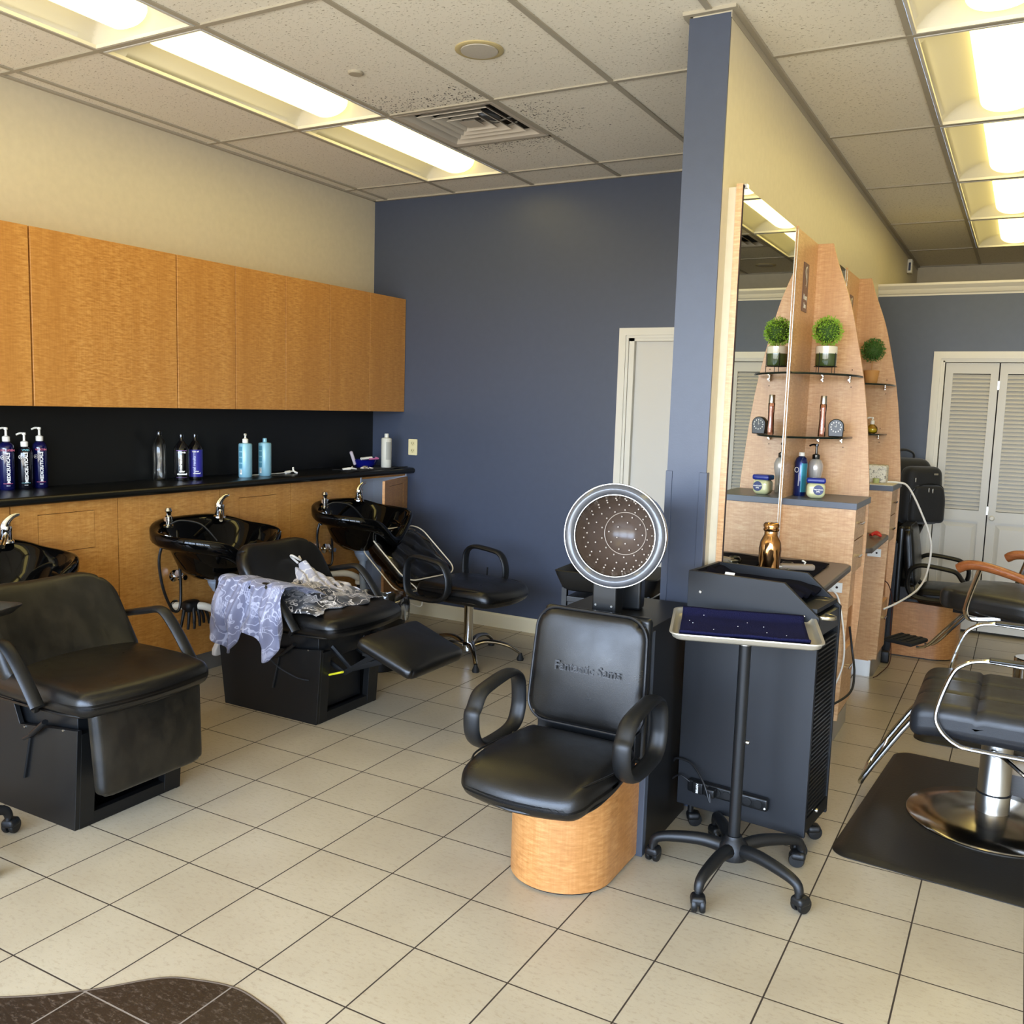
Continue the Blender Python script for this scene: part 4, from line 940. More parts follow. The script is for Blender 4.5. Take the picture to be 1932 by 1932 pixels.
# ------------------------------------------------ items on stations
def ball_plant(loc, label, pot, leafm, seedn, group='ball topiary plants'):
    t = T('ball_plant', label, 'plant', loc, 0, group)
    R = .067; rs = random.Random(seedn); lf = MB()
    if pot == 'glazed': zc_ = .201; zs = .128
    else: zc_ = .205; zs = .085; R = .068
    for k in range(1150 if pot == 'glazed' else 900):
        z = rs.uniform(-1, 1); a = rs.uniform(0, 2*PI); q = math.sqrt(1-z*z); d = Vector((q*cos(a), q*sin(a), z)); p = d*R*rs.uniform(.80, 1.0)
        L = rs.uniform(.010, .015); wd = L*.38
        tdir = (d+Vector([rs.uniform(-.8, .8) for _ in range(3)])).normalized(); sd = tdir.cross(Vector([rs.uniform(-1, 1) for _ in range(3)])).normalized(); up = sd.cross(tdir)*.002
        p += Vector((0, 0, zc_)); lf.add([p, p+tdir*L*.5+sd*wd*.5+up, p+tdir*L, p+tdir*L*.5-sd*wd*.5+up], [(0, 1, 2, 3)])
    lf.put('foliage', leafm, t, smooth=False)
    MB().lathe([(0, -R*.82)]+[(R*.82*sin(a), -R*.82*cos(a)) for a in [PI*i/12 for i in range(1, 12)]]+[(0, R*.82)], 20, (0, 0, zc_)).put('foliage_core', flat('dark_inner_leaves', '#35521c', .8), t)
    MB().tube([(0, 0, zs-.03), (0, 0, zc_-R*.7)], .003, 8).put('stem', flat('brown_stem', '#3c2a1c', .8) if pot == 'glazed' else flat('tan_stem', '#b48a58', .7), t)
    if pot == 'glazed':
        MB().lathe([(.046, .035), (.049, .04), (.0495, .094)], 32).put('pot_base', flat('green_glaze', '#3b4a24', .15, coat=.6), t)
        MB().lathe([(.0495, .094), (.0505, .1), (.0505, .128), (.046, .130), (.045, .118), (0, .118)], 32).put('pot_rim', flat('cream_glaze', '#d9d2bf', .15, coat=.6), t)
        st = MB()
        for k in range(4):
            a = math.radians(45+90*k+20); st.tube([(.052*cos(a), .052*sin(a), .0), (.052*cos(a), .052*sin(a), .098)], .0017, 6)
            st.tube([(.052*cos(a), .052*sin(a), .034), (0, 0, .032)], .0015, 6)
        st.tube([(.0525*cos(a), .0525*sin(a), .034) for a in [2*PI*i/32 for i in range(32)]], .0016, 6, closed=True)
        st.put('wire_stand', DARKMETAL, t)
    else:
        MB().lathe([(.033, 0), (.035, .004), (.046, .08), (.044, .082), (.042, .07), (0, .07)], 28).put('pot', flat('terracotta', '#c08a4c', .7), t)
    return t
ball_plant((-.872, 4.62, 1.742), 'round green ball plant in white and green pot on the top glass shelf', 'glazed', GRASSG, 4)
ball_plant((-.862, 6.02, 1.742), 'darker ball plant in a terracotta pot on the farther station shelf', 'terra', GRASSG2, 5)
def bottle(name, label, cat, loc, prof, mat, parts=(), rz=0, group=None, sc2=(1, 1), n=28):
    t = T(name, label, cat, loc, rz, group)
    MB().lathe(prof, n, sc2=sc2).put('body', mat, t, angle=50)
    for p in parts: p(t)
    return t
def pump(z, col=WHITEP, nozzle=(-1, 0), h=.07, r=.016):
    def f(t):
        MB().lathe([(r, z), (r*1.04, z+.004), (r*1.04, z+.022), (r*.6, z+.026), (r*.35, z+.028), (r*.32, z+h-.012), (r*.55, z+h-.01), (r*.5, z+h), (0, z+h+.002)], 20).tube([(0, 0, z+h-.004), (nozzle[0]*.018, nozzle[1]*.018, z+h-.003), (nozzle[0]*.035, nozzle[1]*.035, z+h-.010)], .0045, 8, smooth=3).put('pump', col, t)
    return f
def capf(z, r, h, col):
    return lambda t: MB().lathe([(r, z), (r*1.02, z+.002), (r*.98, z+h-.003), (r*.9, z+h), (0, z+h)], 24).put('cap', col, t)
def label_band(r, z0, z1, col, a0=-180, a1=180, name='label', n=24):
    def f(t):
        m = MB(); m.loft([[(r*cos(math.radians(a0+(a1-a0)*i/n)), r*sin(math.radians(a0+(a1-a0)*i/n)), z) for i in range(n+1)] for z in (z0, z1)], closed=False, cap=False); m.put(name, col, t)
    return f
def vtext(body, size, col, r, z, ang, sx=1, vertical=True, bold=0, name='lettering'):
    def f(t):
        a = math.radians(ang); nrm = (cos(a), sin(a), 0); M_ = facing((nrm[0]*(r+.0008), nrm[1]*(r+.0008), z), nrm)
        if vertical: M_ = M_ @ Matrix.Rotation(PI/2, 4, 'Z')
        text(body, size, col, t, M_, name, .0002, sx, bold)
    return f
WT = flat('white_print', '#e8e6e0', .5); RT = flat('pink_print', '#b8566a', .5); CT = flat('teal_print', '#6aa9b0', .5)
DARKB = flat('dark_bottle', '#0a0a12', .12, coat=.5); NAVYB = flat('navy_bottle', '#0b0d3c', .12, coat=.5); BLACKB = flat('glossy_black_bottle', '#08080a', .12, coat=.5)
camang = lambda x, y: math.degrees(math.atan2(-y, -x))
def medi(x, y, label, bm, word, wc, h=.225):
    a = camang(x, y); r = .034
    pf = [(r*.9, 0), (r, .006), (r, h-.03), (r*.93, h-.012), (r*.6, h), (.013, h+.004), (.013, h+.01)]
    nz = (cos(math.radians(a-75)), sin(math.radians(a-75)))
    t = bottle('shampoo_bottle', label, 'bottle', (x, y, 1.075), pf, bm, (pump(h+.004, WHITEP, nz, .066), vtext('MEDICEUTICALS', .020, WT, r, .105, a+12, .98, True, .0006), vtext(word, .013, wc, r, .188, a+8, 1, False, .0003), label_band(r+.0006, .174, .177, WT, a-12, a+26, 'print_line', 4), label_band(r+.0006, .030, .032, wc, a-28, a+40, 'print_line', 6), label_band(r+.0006, .020, .022, WT, a-6, a+20, 'print_line', 4)), group='tall pump shampoo bottles on the counter')
    M_ = facing((cos(math.radians(a-30))*(r+.001), sin(math.radians(a-30))*(r+.001), .155), (cos(math.radians(a-30)), sin(math.radians(a-30)), 0))
    m = MB().tube([(.009*cos(q), .009*sin(q), 0) for q in [2*PI*i/20 for i in range(20)]], .0009, 5, closed=True).tube([(-.004, -.005, 0), (0, .004, 0), (.003, -.001, 0), (-.002, -.002, 0)], .0011, 5)
    m.xf(M_); m.put('logo', WT, t)
medi(-4.205, 2.635, 'dark violet pump bottle, leftmost of the three pump bottles on the counter', NAVYB, 'FOLLIGEN', RT)
medi(-4.19, 2.715, 'black pump bottle between two blue ones on the counter', DARKB, 'VIVID', CT, .200)
medi(-4.20, 2.80, 'navy pump bottle, rightmost of the three pump bottles at left', NAVYB, 'VITATIN', RT)
t = bottle('water_bottle', 'empty clear plastic bottle beside the two black-capped bottles', 'bottle', (-4.165, 3.48, 1.075), [(.034, 0), (.038, .008), (.036, .06), (.034, .09), (.036, .12), (.038, .18), (.030, .215), (.014, .24), (.013, .262)], CLEARP, (capf(.250, .0155, .024, BLACKB),), sc2=(1, .95))
cone = [(.040, 0), (.0415, .006), (.0415, .165), (.038, .185), (.018, .215), (.0135, .222), (.0135, .255), (0, .256)]
a = camang(-4.08, 3.56)
bottle('shampoo_bottle', 'black cone-shouldered bottle with white lettering beside the clear bottle', 'bottle', (-4.085, 3.562, 1.075), cone, BLACKB, (vtext('totalresults', .021, WT, .0415, .095, a-6, 1, True, .0005), vtext('smooth', .013, WT, .0415, .158, a+2, 1, False, .0004), vtext('color\nobsessed', .014, WT, .0415, .046, a+2, 1, False, .0006), label_band(.0418, .166, .170, flat('purple_stripe', '#6d4a86', .4), a-40, a+40, 'stripe'), label_band(.0418, .018, .0195, flat('purple_stripe2', '#6d4a86', .4), a-40, a+40, 'stripe')), group='cone-shouldered bottles')
a = camang(-4.08, 3.66)
bottle('shampoo_bottle', 'black cone-shouldered bottle with bright blue label', 'bottle', (-4.085, 3.658, 1.075), cone, BLACKB, (label_band(.0418, .018, .170, flat('violet_blue_label', '#2b2a86', .35)), vtext('total results', .021, flat('pale_blue_print', '#a9aede', .4), .042, .085, a-6, 1, True, .0005), vtext('brass off', .010, WT, .042, .160, a+2, 1, False, .0003), vtext('color\nobsessed', .011, WT, .042, .044, a+10, 1, False, .0004)), group='cone-shouldered bottles')
CY = flat('light_blue_bottle', '#86b6c8', .32, .1, coat=.2)
cyp = [(.036, 0), (.039, .006), (.039, .192), (.036, .199), (.014, .203), (.0125, .208)]
for (x, y, lab, top) in ((-4.03, 3.985, 'light blue metallic bottle with white pump on the counter', 0), (-4.04, 4.155, 'light blue metallic bottle with screw cap on the counter', 1)):
    a = camang(x, y); bl = flat('blue_print', '#2c5f78', .5)
    ps = [label_band(.0393, .02+.034*k, .046+.034*k, flat('text_block_blue', '#4c8aa3', .4), a-62, a-26, 'text_block') for k in range(1, 5)]
    ps += [label_band(.0395, .018, .046, WT, a-50, a-30, 'barcode')]
    for q in range(5): ps.append(label_band(.0397, .028, .044, BLACKB, a-48+q*3.3, a-46.8+q*3.3, 'barcode_bar', 2))
    ps.append(pump(.203, WHITEP, (cos(math.radians(a)), sin(math.radians(a))), .054) if not top else capf(.203, .0125, .024, CY))
    bottle('conditioner_bottle', lab, 'bottle', (x, y, 1.075), cyp, CY, ps, group='light blue conditioner bottles')
pt = MB().tube([(-4.045, 4.34, 1.083), (-4.06, 4.06, 1.080)], .0028, 6).tube([(-4.045, 4.34, 1.083), (-4.042, 4.375, 1.087)], .010, 12).tube([(-4.042, 4.375, 1.087), (-4.040, 4.40, 1.090)], .005, 8).tube([(-4.042, 4.405, 1.115), (-4.035, 4.402, 1.092), (-4.02, 4.42, 1.079)], .006, 8, smooth=3)
tag(pt.put('loose_pump', WHITEP), 'loose white bottle pump lying on the counter beside the light blue bottles', 'bottle pump')
a = camang(-3.97, 5.33)
bottle('developer_bottle', 'tall pale translucent bottle at the counter end by the slate-blue wall', 'bottle', (-3.985, 5.30, 1.075), [(.034, 0), (.037, .006), (.037, .205), (.034, .212), (.016, .216), (.015, .222)], flat('frosted_plastic', '#c9c6b8', .4), (capf(.218, .0155, .026, flat('frosted_cap', '#d6d3c6', .4)), label_band(.0374, .06, .185, flat('grey_text_block', '#a3a196', .5), a-5, a+62, 'text_block')))
bo_ = T('plastic_bowl', 'dark blue plastic bowl of small things at the counter end', 'bowl', (-4.10, 5.20, 1.075))
MB().lathe([(.055, 0), (.06, .003), (.078, .03), (.088, .055), (.092, .056), (.088, .05), (.075, .03), (.055, .008), (0, .008)], 32).put('bowl_body', flat('blue_plastic_clear', '#10146a', .15, coat=.5), bo_)
tag(MB().tube([(-4.13, 5.13, 1.10), (-4.13, 5.085, 1.185)], .012, 12).tube([(-4.13, 5.085, 1.185), (-4.13, 5.083, 1.19)], .009, 10).put('cream_tube', flat('white_pink_tube', '#d9c9cc', .4)), 'small white and pink tube leaning out of the blue bowl', 'tube')
tag(MB().tube([(-4.10, 5.16, 1.138), (-4.07, 5.24, 1.145)], .014, 10, ry=.7).put('white_tube', WHITEP), 'white tube lying across the top of the blue bowl', 'tube')
tag(MB().tube([(-4.06, 5.20, 1.137), (-4.03, 5.265, 1.14), (-4.06, 5.27, 1.145)], .006, 8, smooth=3).put('pink_comb', flat('pink_plastic', '#b9688f', .4)), 'pink comb handle sticking out of the blue bowl', 'comb')
cl = MB().tube([(-4.02, 4.86, 1.082), (-3.985, 4.90, 1.09), (-3.97, 4.945, 1.082)], .006, 8, smooth=3).tube([(-4.0, 4.84, 1.083), (-3.97, 4.885, 1.086)], .005, 8).tube([(-3.99, 4.92, 1.080), (-4.01, 4.95, 1.095)], .005, 8)
tag(cl.put('hair_clip', WHITEP), 'white hair clip on the counter left of the squeezed tube', 'hair clip')
ct_ = MB().tube([(-3.98, 5.02, 1.085), (-4.00, 5.07, 1.092), (-4.02, 5.125, 1.088)], lambda q: .013-.004*q, 10, smooth=3, ry=.6)
for q in range(3): ct_.tube([(-4.0+.01*q, 5.04+.03*q, 1.085), (-3.975+.01*q, 5.05+.03*q, 1.08)], .006, 6)
tag(ct_.put('colour_tube', flat('squeezed_tube', '#c4b8a6', .4)), 'squeezed white colour tube lying before the blue bowl', 'tube')
def wob(seedn, amp):
    r = random.Random(seedn); ph = [(r.uniform(8, 30), r.uniform(8, 30), r.uniform(0, 6)) for _ in range(4)]
    return lambda x, y: amp*sum(sin(a*x+b*y+c) for a, b, c in ph)/2
def cloth(name, label, cat, x0, x1, y0, y1, z, mat, amp=.004, n=28, th=.006, rz=0, seedn=1, fn=None, group=None, parent=None):
    w_ = wob(seedn, amp); vs = []; fs = []
    for i in range(n+1):
        for j in range(n+1):
            x = x0+(x1-x0)*i/n; y = y0+(y1-y0)*j/n; zz = z+th/2+abs(w_(x, y))+.0005
            p = (x, y, zz) if not fn else fn(x, y, zz, i/n, j/n); vs.append(p)
    for i in range(n):
        for j in range(n): a_ = i*(n+1)+j; fs.append((a_, a_+1, a_+n+2, a_+n+1))
    o = MB().add(vs, fs).put(name, mat, parent, solid=th, angle=80); 
    if label: tag(o, label, cat, group)
    return o
cloth('dark_cloth', 'crumpled dark cloth on the counter end before the blue bowl', 'cloth', -4.06, -3.885, 4.80, 5.42, 1.0725, flat('charcoal_cloth', '#100f10', .95), .005, 20, .004, seedn=5)
# ledge of nearest station
a = camang(-.955, 4.62)
bottle('spray_bottle', 'blue aerosol bottle with teal label standing on the station ledge', 'bottle', (-.955, 4.62, 1.148), [(.028, 0), (.030, .006), (.030, .165), (.024, .185), (.013, .195)], flat('deep_blue_can', '#12245c', .2, .4, coat=.5), (capf(.195, .014, .018, WHITEP), label_band(.0303, .02, .160, flat('teal_label', '#2f7f94', .3, .3), a+5, a+110), label_band(.0306, .05, .115, WT, a-17, a-13, 'print_line', 2), lambda t: MB().tube([(.012*cos(q), .012*sin(q), 0) for q in [2*PI*i/20 for i in range(20)]], .0014, 5, closed=True).xf(facing((cos(math.radians(a-38))*.031, sin(math.radians(a-38))*.031, .128), (cos(math.radians(a-38)), sin(math.radians(a-38)), 0))).put('logo', WT, t)))
a = camang(-.92, 4.72)
bottle('lotion_bottle', 'silver-white pump bottle with black pump behind the blue aerosol', 'bottle', (-.905, 4.715, 1.148), [(.026, 0), (.028, .006), (.027, .05), (.030, .09), (.037, .125), (.037, .150), (.028, .172), (.018, .180)], flat('pearl_silver', '#b9b3ae', .25, .35, coat=.4), (pump(.178, BLACKB, (-cos(math.radians(a+80)), -sin(math.radians(a+80))), .075, .018), label_band(.0296, .03, .10, BLACKB, a-22, a-16, 'print_line', 2)))
jr = T('petroleum_jelly_jar', 'pale jelly jar with blue lid and round label on the station ledge', 'jar', (-.862, 4.535, 1.148), math.radians(camang(-.862, 4.5)+90))
def jf(x, y, z):
    k = 1-.30*max(0, (-z-.012)/.03)**2; return x*k, y*k, z
MB().rbox((0, 0, .038), (.086, .070, .076), .022, 8, jf, 5).put('body', flat('pale_yellow_jelly', '#cfcf9e', .25, coat=.5), jr)
MB().rbox((0, 0, .086), (.088, .072, .026), .010, 4).put('lid', flat('royal_blue_lid', '#1a2b86', .3), jr)
jl = MB().lathe([(.024, 0), (.0235, .0008), (0, .0012)], 28, (.012, -.0352, .042), (0, -1, 0)); jl.put('label', flat('navy_label', '#1d2c66', .4), jr)
text('Petroleum\nJelly', .0095, WT, jr, facing((.012, -.0368, .040), (0, -1, 0)), 'lettering', .0002, 1.1, .0003)
# glass shelf items
pfm = bottle('perfume_bottle', 'tall slim perfume bottle with silver cap on the lower glass shelf', 'bottle', (-.865, 4.60, 1.4425), [(.017, 0), (.018, .004), (.0165, .04), (.0145, .09), (.016, .13), (.0165, .152), (.012, .156)], PERFUME, (capf(.154, .0145, .040, STEEL), lambda t: MB().lathe([(.011, .01), (.011, .09), (.010, .14)], 16).put('liquid', flat('rose_gold_liquid', '#d9b0a0', .25), t)))
ck = T('desk_clock', 'small black arched clock with white numerals on the lower glass shelf', 'clock', (-.805, 4.63, 1.4425), math.radians(8))
arch = [(-.033, 0), (.033, 0), (.036, .045)]+[(.036*cos(q), .050+.036*sin(q)) for q in [PI*i/16 for i in range(1, 16)]]+[(-.036, .045)]
MB().prism(arch, -.018, .018, 'y').put('case', PLASTIC_S, ck, bevel=.004, angle=30)
fc = MB()
for q in range(12):
    a_ = q*PI/6; fc.prism([(.023*cos(a_)+dx, .047+.023*sin(a_)+dz) for dx, dz in ((-.0022, -.003), (.0022, -.003), (.0022, .003), (-.0022, .003))], -.0195, -.0182, 'y')
fc.put('numerals', WT, ck, smooth=False)
MB().prism([(-.001, .047), (.001, .047), (.0006, .064), (-.0006, .064)], -.0198, -.0185, 'y').prism([(0, .046), (0, .048), (-.012, .053)], -.0198, -.0185, 'y').put('hand', WT, ck, smooth=False)
# far station items
bottle('soap_bottle', 'small yellow soap bottle with white pump on the farther station shelf', 'bottle', (-.835, 6.02, 1.4425), [(.02, 0), (.030, .006), (.034, .022), (.030, .040), (.016, .052), (.012, .056)], YELLOWLIQ, (pump(.054, WHITEP, (-1, 0), .045, .012), lambda t: MB().lathe([(.018, .004), (.028, .008), (.031, .022), (.0295, .030), (0, .03)], 20).put('liquid', flat('yellow_soap', '#dcc454', .2), t)))
tag(MB().rbox((-.80, 5.93, 1.203), (.17, .10, .108), .012, 4).put('marble_box', (lambda t: (t.link(t.ramp(t.noise(t.coord(), 95, 3, .7), [(.36, lin('#3d3a35')), (.46, lin('#d2ccba'))]), t.b.inputs['Base Color']), t.m)[1])(NT('speckled_white'))), 'white box with black speckles on the farther station ledge', 'box')
tag(MB().lathe([(.016, 0), (.018, .003), (.018, .032), (0, .033)], 20, (-.765, 5.84, 1.148)).put('green_pot', flat('pale_green', '#a8ae72', .4)), 'tiny pale green tub in front of the speckled box', 'tub')
tag(MB().box(-.98, -.655, 5.70, 6.10, 1.1485, 1.1515).put('shelf_liner', flat('marbled_liner', '#cfc9b8', .5), smooth=False), 'pale liner sheet covering the farther station ledge', 'liner')
rc_ = MB().tube([(-.725, 5.50, .878), (-.70, 5.52, .895), (-.68, 5.53, .878)], .009, 8, smooth=3).tube([(-.735, 5.53, .876), (-.70, 5.50, .886), (-.67, 5.50, .876)], .007, 8, smooth=3)
tag(rc_.put('hair_clip', flat('red_plastic', '#b3261c', .35)), 'red hair clip on the counter of the farther station', 'hair clip')
# near station counter: copper bottle, towel, tools
cb = T('copper_bottle', 'shiny copper water bottle standing on the nearest station counter', 'bottle', (-.856, 3.664, .869))
cb.scale = (1.0, 1.0, 1.16)
def cbr(th, z, r):
    tw = .0022*sin(5*th+z*55); return r+tw
pf = [(.036, 0, 0), (.040, .006, 1), (.040, .03, 1), (.040, .06, 1), (.041, .09, 1), (.042, .12, 1), (.040, .145, 1), (.031, .163, .3), (.026, .170, 0), (.0255, .186, 0)]
CU = flat('polished_copper', '#b98a5a', .12, 1)
MB().loft([[((r+w_*.0022*sin(6*th+z*60))*cos(th), (r+w_*.0022*sin(6*th+z*60))*sin(th), z) for th in [2*PI*i/48 for i in range(48)]] for r, z, w_ in pf]).put('body', CU, cb, angle=60)
MB().lathe([(.028, .183), (.031, .186), (.031, .191), (.028, .193), (.028, .196), (.031, .198), (.031, .206), (.026, .212), (0, .213)], 32).put('screw_cap', CU, cb, angle=50)
cloth('towel', 'dark navy towel spread on the nearest station counter under the tools', 'towel', -.975, -.735, 3.70, 4.30, .868, NAVYD, .003, 26, .006, seedn=3, group='navy towels')
hc = T('hair_clipper', 'tan and grey hair clipper lying on the station counter towel', 'hair clipper', (-.82, 4.02, .878), math.radians(28))
MB().rbox((0, 0, .013), (.15, .038, .026), .010, 6, lambda x, y, z: (x, y*(1-.15*abs(x/.075)**2), z)).put('body', flat('tan_clipper', '#8f8172', .35), hc)
MB().rbox((-.078, 0, .013), (.02, .04, .012), .002, 2).put('blade', STEEL, hc)
MB().tube([(.03, 0, .026), (.035, .0, .034), (.02, 0, .042)], .004, 8).put('switch', WHITEP, hc)
tag(MB().tube([(-.87+.026*cos(q), 4.06+.026*sin(q), .884+.004*sin(3*q)) for q in [2*PI*i/24 for i in range(24)]], .006, 8, closed=True).tube([(-.87+.020*cos(q), 4.065+.020*sin(q), .896) for q in [2*PI*i/24 for i in range(24)]], .005, 8, closed=True).put('coiled_cord', PLASTIC_S), 'small coil of black cord on the towel behind the clipper', 'cord')
tag(MB().tube([(-.905, 4.0, .880), (-.88, 3.99, .887), (-.86, 3.985, .880), (-.88, 3.965, .883)], .0035, 6, smooth=4).tube([(-.87, 3.99, .881), (-.845, 3.975, .884)], .006, 6).put('clipper_guard', STEEL), 'small metal clipper guard on the towel beside the copper bottle', 'clipper guard')
# ============================================================ CART BY THE PARTITION
ct0 = T('salon_cart', 'black tool cart with sloped sides and ribbed door beside the tray stand', 'cart', (-1.03, 3.185, 0), math.radians(-5.5))
W, D = .475, .275
sp = [(0, .095), (W, .095), (W, .868), (W-.125, .972), (0, .972)]
m = MB().prism(sp, 0, .016, 'y').prism(sp, D-.016, D, 'y').box(0, .014, .016, D-.016, .095, .972).box(.014, W-.01, .016, D-.016, .095, .11).box(.014, W-.012, .016, D-.016, .88, .895)
m.put('cabinet_body', CHARCOAL, ct0, smooth=False, bevel=.0015)
MB().loft([[(W-.10, .016, .90), (W-.004, .016, .862), (W-.004, D-.016, .862), (W-.10, D-.016, .90)], [(W-.10, .016, .885), (W-.002, .016, .80), (W-.002, D-.016, .80), (W-.10, D-.016, .885)]]).put('sloped_top', PLASTIC_S, ct0, smooth=False)
dr = MB().box(W-.016, W-.004, .018, .03, .11, .80).box(W-.016, W-.004, D-.03, D-.018, .11, .80)
dr.put('door_frame', PLASTIC_S, ct0, smooth=False)
tb = MB(); nr = 40
for q in range(nr): z = .16+q*.0155; tb.prism([(W-.014, z), (W-.002, z+.004), (W-.002, z+.010), (W-.014, z+.0145)], .03, D-.03, 'y')
tb.put('ribbed_door', PLASTIC_S, ct0, smooth=False)
MB().box(W-.016, W, .016, D-.016, .11, .158).put('door_rail', PLASTIC_S, ct0, smooth=False)
MB().lathe([(.008, 0), (.007, .006), (0, .007)], 12, (W, .13, .15), (1, 0, 0)).lathe([(.006, 0), (.005, .004), (0, .004)], 10, (.05, 0, .90), (0, -1, 0)).lathe([(.003, 0), (0, .002)], 10, (W-.05, 0, .868), (0, -1, 0)).put('screw', STEEL, ct0)
rg = MB()
for y, z, x in ((.07, .858, W-.01), (.215, .885, W-.07)):
    rg.tube([(x+.0+.045*sin(q), y-.032*cos(q), z+.004) for q in [PI*i/12 for i in range(13)]], .0042, 8, ry=1.6)
rg.put('tool_ring', flat('pale_metal_ring', '#a89f88', .25, .9), ct0)
def caster(t, x, y, r=.028, h=.085, stem=True, yaw=0, mat=RUBBER, name='caster'):
    M_ = Matrix.Translation((x, y, 0)) @ Matrix.Rotation(yaw, 4, 'Z')
    m = MB()
    for s in (-1, 1): m.lathe([(0, 0), (r*.45, .001), (r*.9, .002), (r, .006), (r, .014), (r*.9, .018), (0, .018)], 24, (.012, s*.013-.009 if s > 0 else -.013-.009, r), (0, 1, 0))
    m.xf(M_); w_ = m.put(name, PLASTIC, t, angle=50)
    hd_ = MB().rbox((.008, 0, r+.012), (r*1.9, .048, r*1.15), .012, 4, lambda a, b, c_: (a, b*(1-.15*max(0, c_/.02)), c_)).lathe([(.011, 0), (.011, h-r-.02)], 14, (-.004, 0, r+.02))
    hd_.xf(M_); hd_.put('caster_hood', PLASTIC, w_, angle=50)
for x, y in ((.04, .05), (W-.04, .05), (.04, D-.05), (W-.04, D-.05)): caster(ct0, x, y, .026, .095, yaw=.6)
# power strip with cord on the cart front
ps = T('power_strip', 'black power strip fixed low on the front of the black cart', 'power strip', (-1.03, 3.185, 0), math.radians(-5.5))
MB().rbox((.20, -.0155, .185), (.30, .028, .046), .008, 4).xf(Matrix.Rotation(0, 4, 'Y')).put('housing', PLASTIC_S, ps)
so = MB()
for q in range(5): so.lathe([(.015, 0), (.0145, .002), (0, .002)], 18, (.165+q*.038, -.0295, .185), (0, -1, 0))
so.put('socket', BLACKBOX, ps)
MB().rbox((.095, -.036, .187), (.04, .012, .042), .004, 2).rbox((.150, -.045, .187), (.034, .03, .032), .006, 2).put('plug', PLASTIC_S, ps)
text('BELKIN', .011, WT, ps, facing((.095, -.0426, .187), (0, -1, 0)) @ Matrix.Rotation(PI/2, 4, 'Z'), 'lettering', .0002, 1, .0004)
MB().tube([(.150, -.06, .187), (.155, -.068, .16), (.12, -.05, .22), (.06, -.022, .265), (.0, -.015, .27), (-.02, .0, .25)], .004, 8, smooth=6).tube([(.06, -.03, .20), (.02, -.03, .215), (-.012, -.02, .19)], .003, 8, smooth=5).put('cord', BC, ps)
MB().lathe([(.004, 0), (.003, .003), (0, .003)], 8, (.342, -.03, .175), (0, -1, 0)).put('indicator', WT, ps)
# towel inside the cart tray (local coords of cart)
def cfn(x, y, z, u, v):
    z2 = z+.012*math.exp(-((v-.12)/.12)**2)+.010*math.exp(-((v-.5)/.1)**2)+.02*math.exp(-(u/.10)**2)
    if u > .78: z2 -= .19*(u-.78)*(u-.78)*2.2
    return x, y, z2
tw = cloth('towel', 'dark navy towel folded in the top tray of the black cart', 'towel', .02, .405, .022, D-.022, .925, NAVYD, .006, 34, .012, seedn=8, fn=cfn, group='navy towels')
tw.location = ct0.location; tw.rotation_euler = ct0.rotation_euler
pc = tag(MB().rbox((0, 0, 0), (.036, .022, .002), .0009, 1).xf(Matrix.Translation((.135, .050, .965)) @ Matrix.Rotation(.9, 4, 'X')).put('paper_slip', WT), 'small white paper slip on the towel in the black cart', 'paper')
pc.location = ct0.location; pc.rotation_euler = ct0.rotation_euler
# ============================================================ TRAY STAND
def tray_stand(label, loc, ang0, h=.835):
    t = T('tray_stand', label, 'tray stand', loc, 0, 'rolling tray stands')
    h_ = MB().lathe([(.050, .07), (.052, .085), (.048, .115), (.030, .135), (.026, .145), (0, .145)], 28); h_.put('hub', PLASTIC, t)
    for k in range(5):
        a = ang0+2*PI*k/5; u = Vector((cos(a), sin(a), 0))
        MB().tube([u*.02+Vector((0, 0, .098)), u*.10+Vector((0, 0, .112)), u*.20+Vector((0, 0, .105)), u*.255+Vector((0, 0, .09)), u*.268+Vector((0, 0, .062))], lambda q: .024-.010*q, 12, smooth=5).put('leg', PLASTIC, t)
        caster(t, u.x*.268, u.y*.268, .027, .07, yaw=a+.5+k)
    return t
ts = tray_stand('black five-wheeled tray stand holding a beige metal tray', (-.745, 2.932, 0), math.radians(-97))
MB().tube([(0, 0, .13), (0, 0, .80)], .0195, 20).put('pole', DARKMETAL, ts)
MB().tube([(0, 0, .795), (0, 0, .806)], .021, 16).tube([(0, 0, .80), (0, 0, .838)], .009, 12).lathe([(.006, 0), (.008, .004), (.007, .012), (0, .014)], 12, (.02, 0, .47), (1, 0, 0)).put('pole_collar', STEEL, ts)
tb_ = T('instrument_tray', 'beige metal tray with navy towel on the five-wheeled stand', 'tray', (-.752, 2.938, .838), math.radians(16.5))
tb_.rotation_euler = (math.radians(2.5), 0, math.radians(16.5))
o = rrect(.46, .33, .035, 7); rings = []
for s, z in ((.0, .0), (-.028, .0), (-.022, .006), (-.008, .016), (-.004, .019), (0, .020), (.002, .0185), (.0, .017)):
    pass
def rr2(g): return rrect(.46+2*g, .33+2*g, .035+g*.6, 7)
R_ = [[(x, y, z) for x, y in rr2(g)] for g, z in ((-.03, 0), (-.016, .0), (-.008, .004), (-.003, .020), (.006, .0215), (.0065, .018), (.001, .0165), (-.004, .003), (-.014, -.0035), (-.03, -.0035))]
trm = MB().loft(R_, cap=True); trm.put('tray', TRAYM, tb_, angle=50)
MB().box(-.14, .14, -.02, .02, -.010, -.0045).put('support_bar', STEEL, tb_, smooth=False)
def tfn(x, y, z, u, v):
    z2 = z+.018*max(0, (v-.80)/.2)**1.5+.012*max(0, (.06-v)/.06)
    return x, y, z2
tw2 = cloth('towel', 'navy terry towel lying in the beige tray of the stand', 'towel', -.205, .195, -.13, .148, .0035, NAVY, .0022, 30, .007, seedn=11, fn=tfn, group='navy towels')
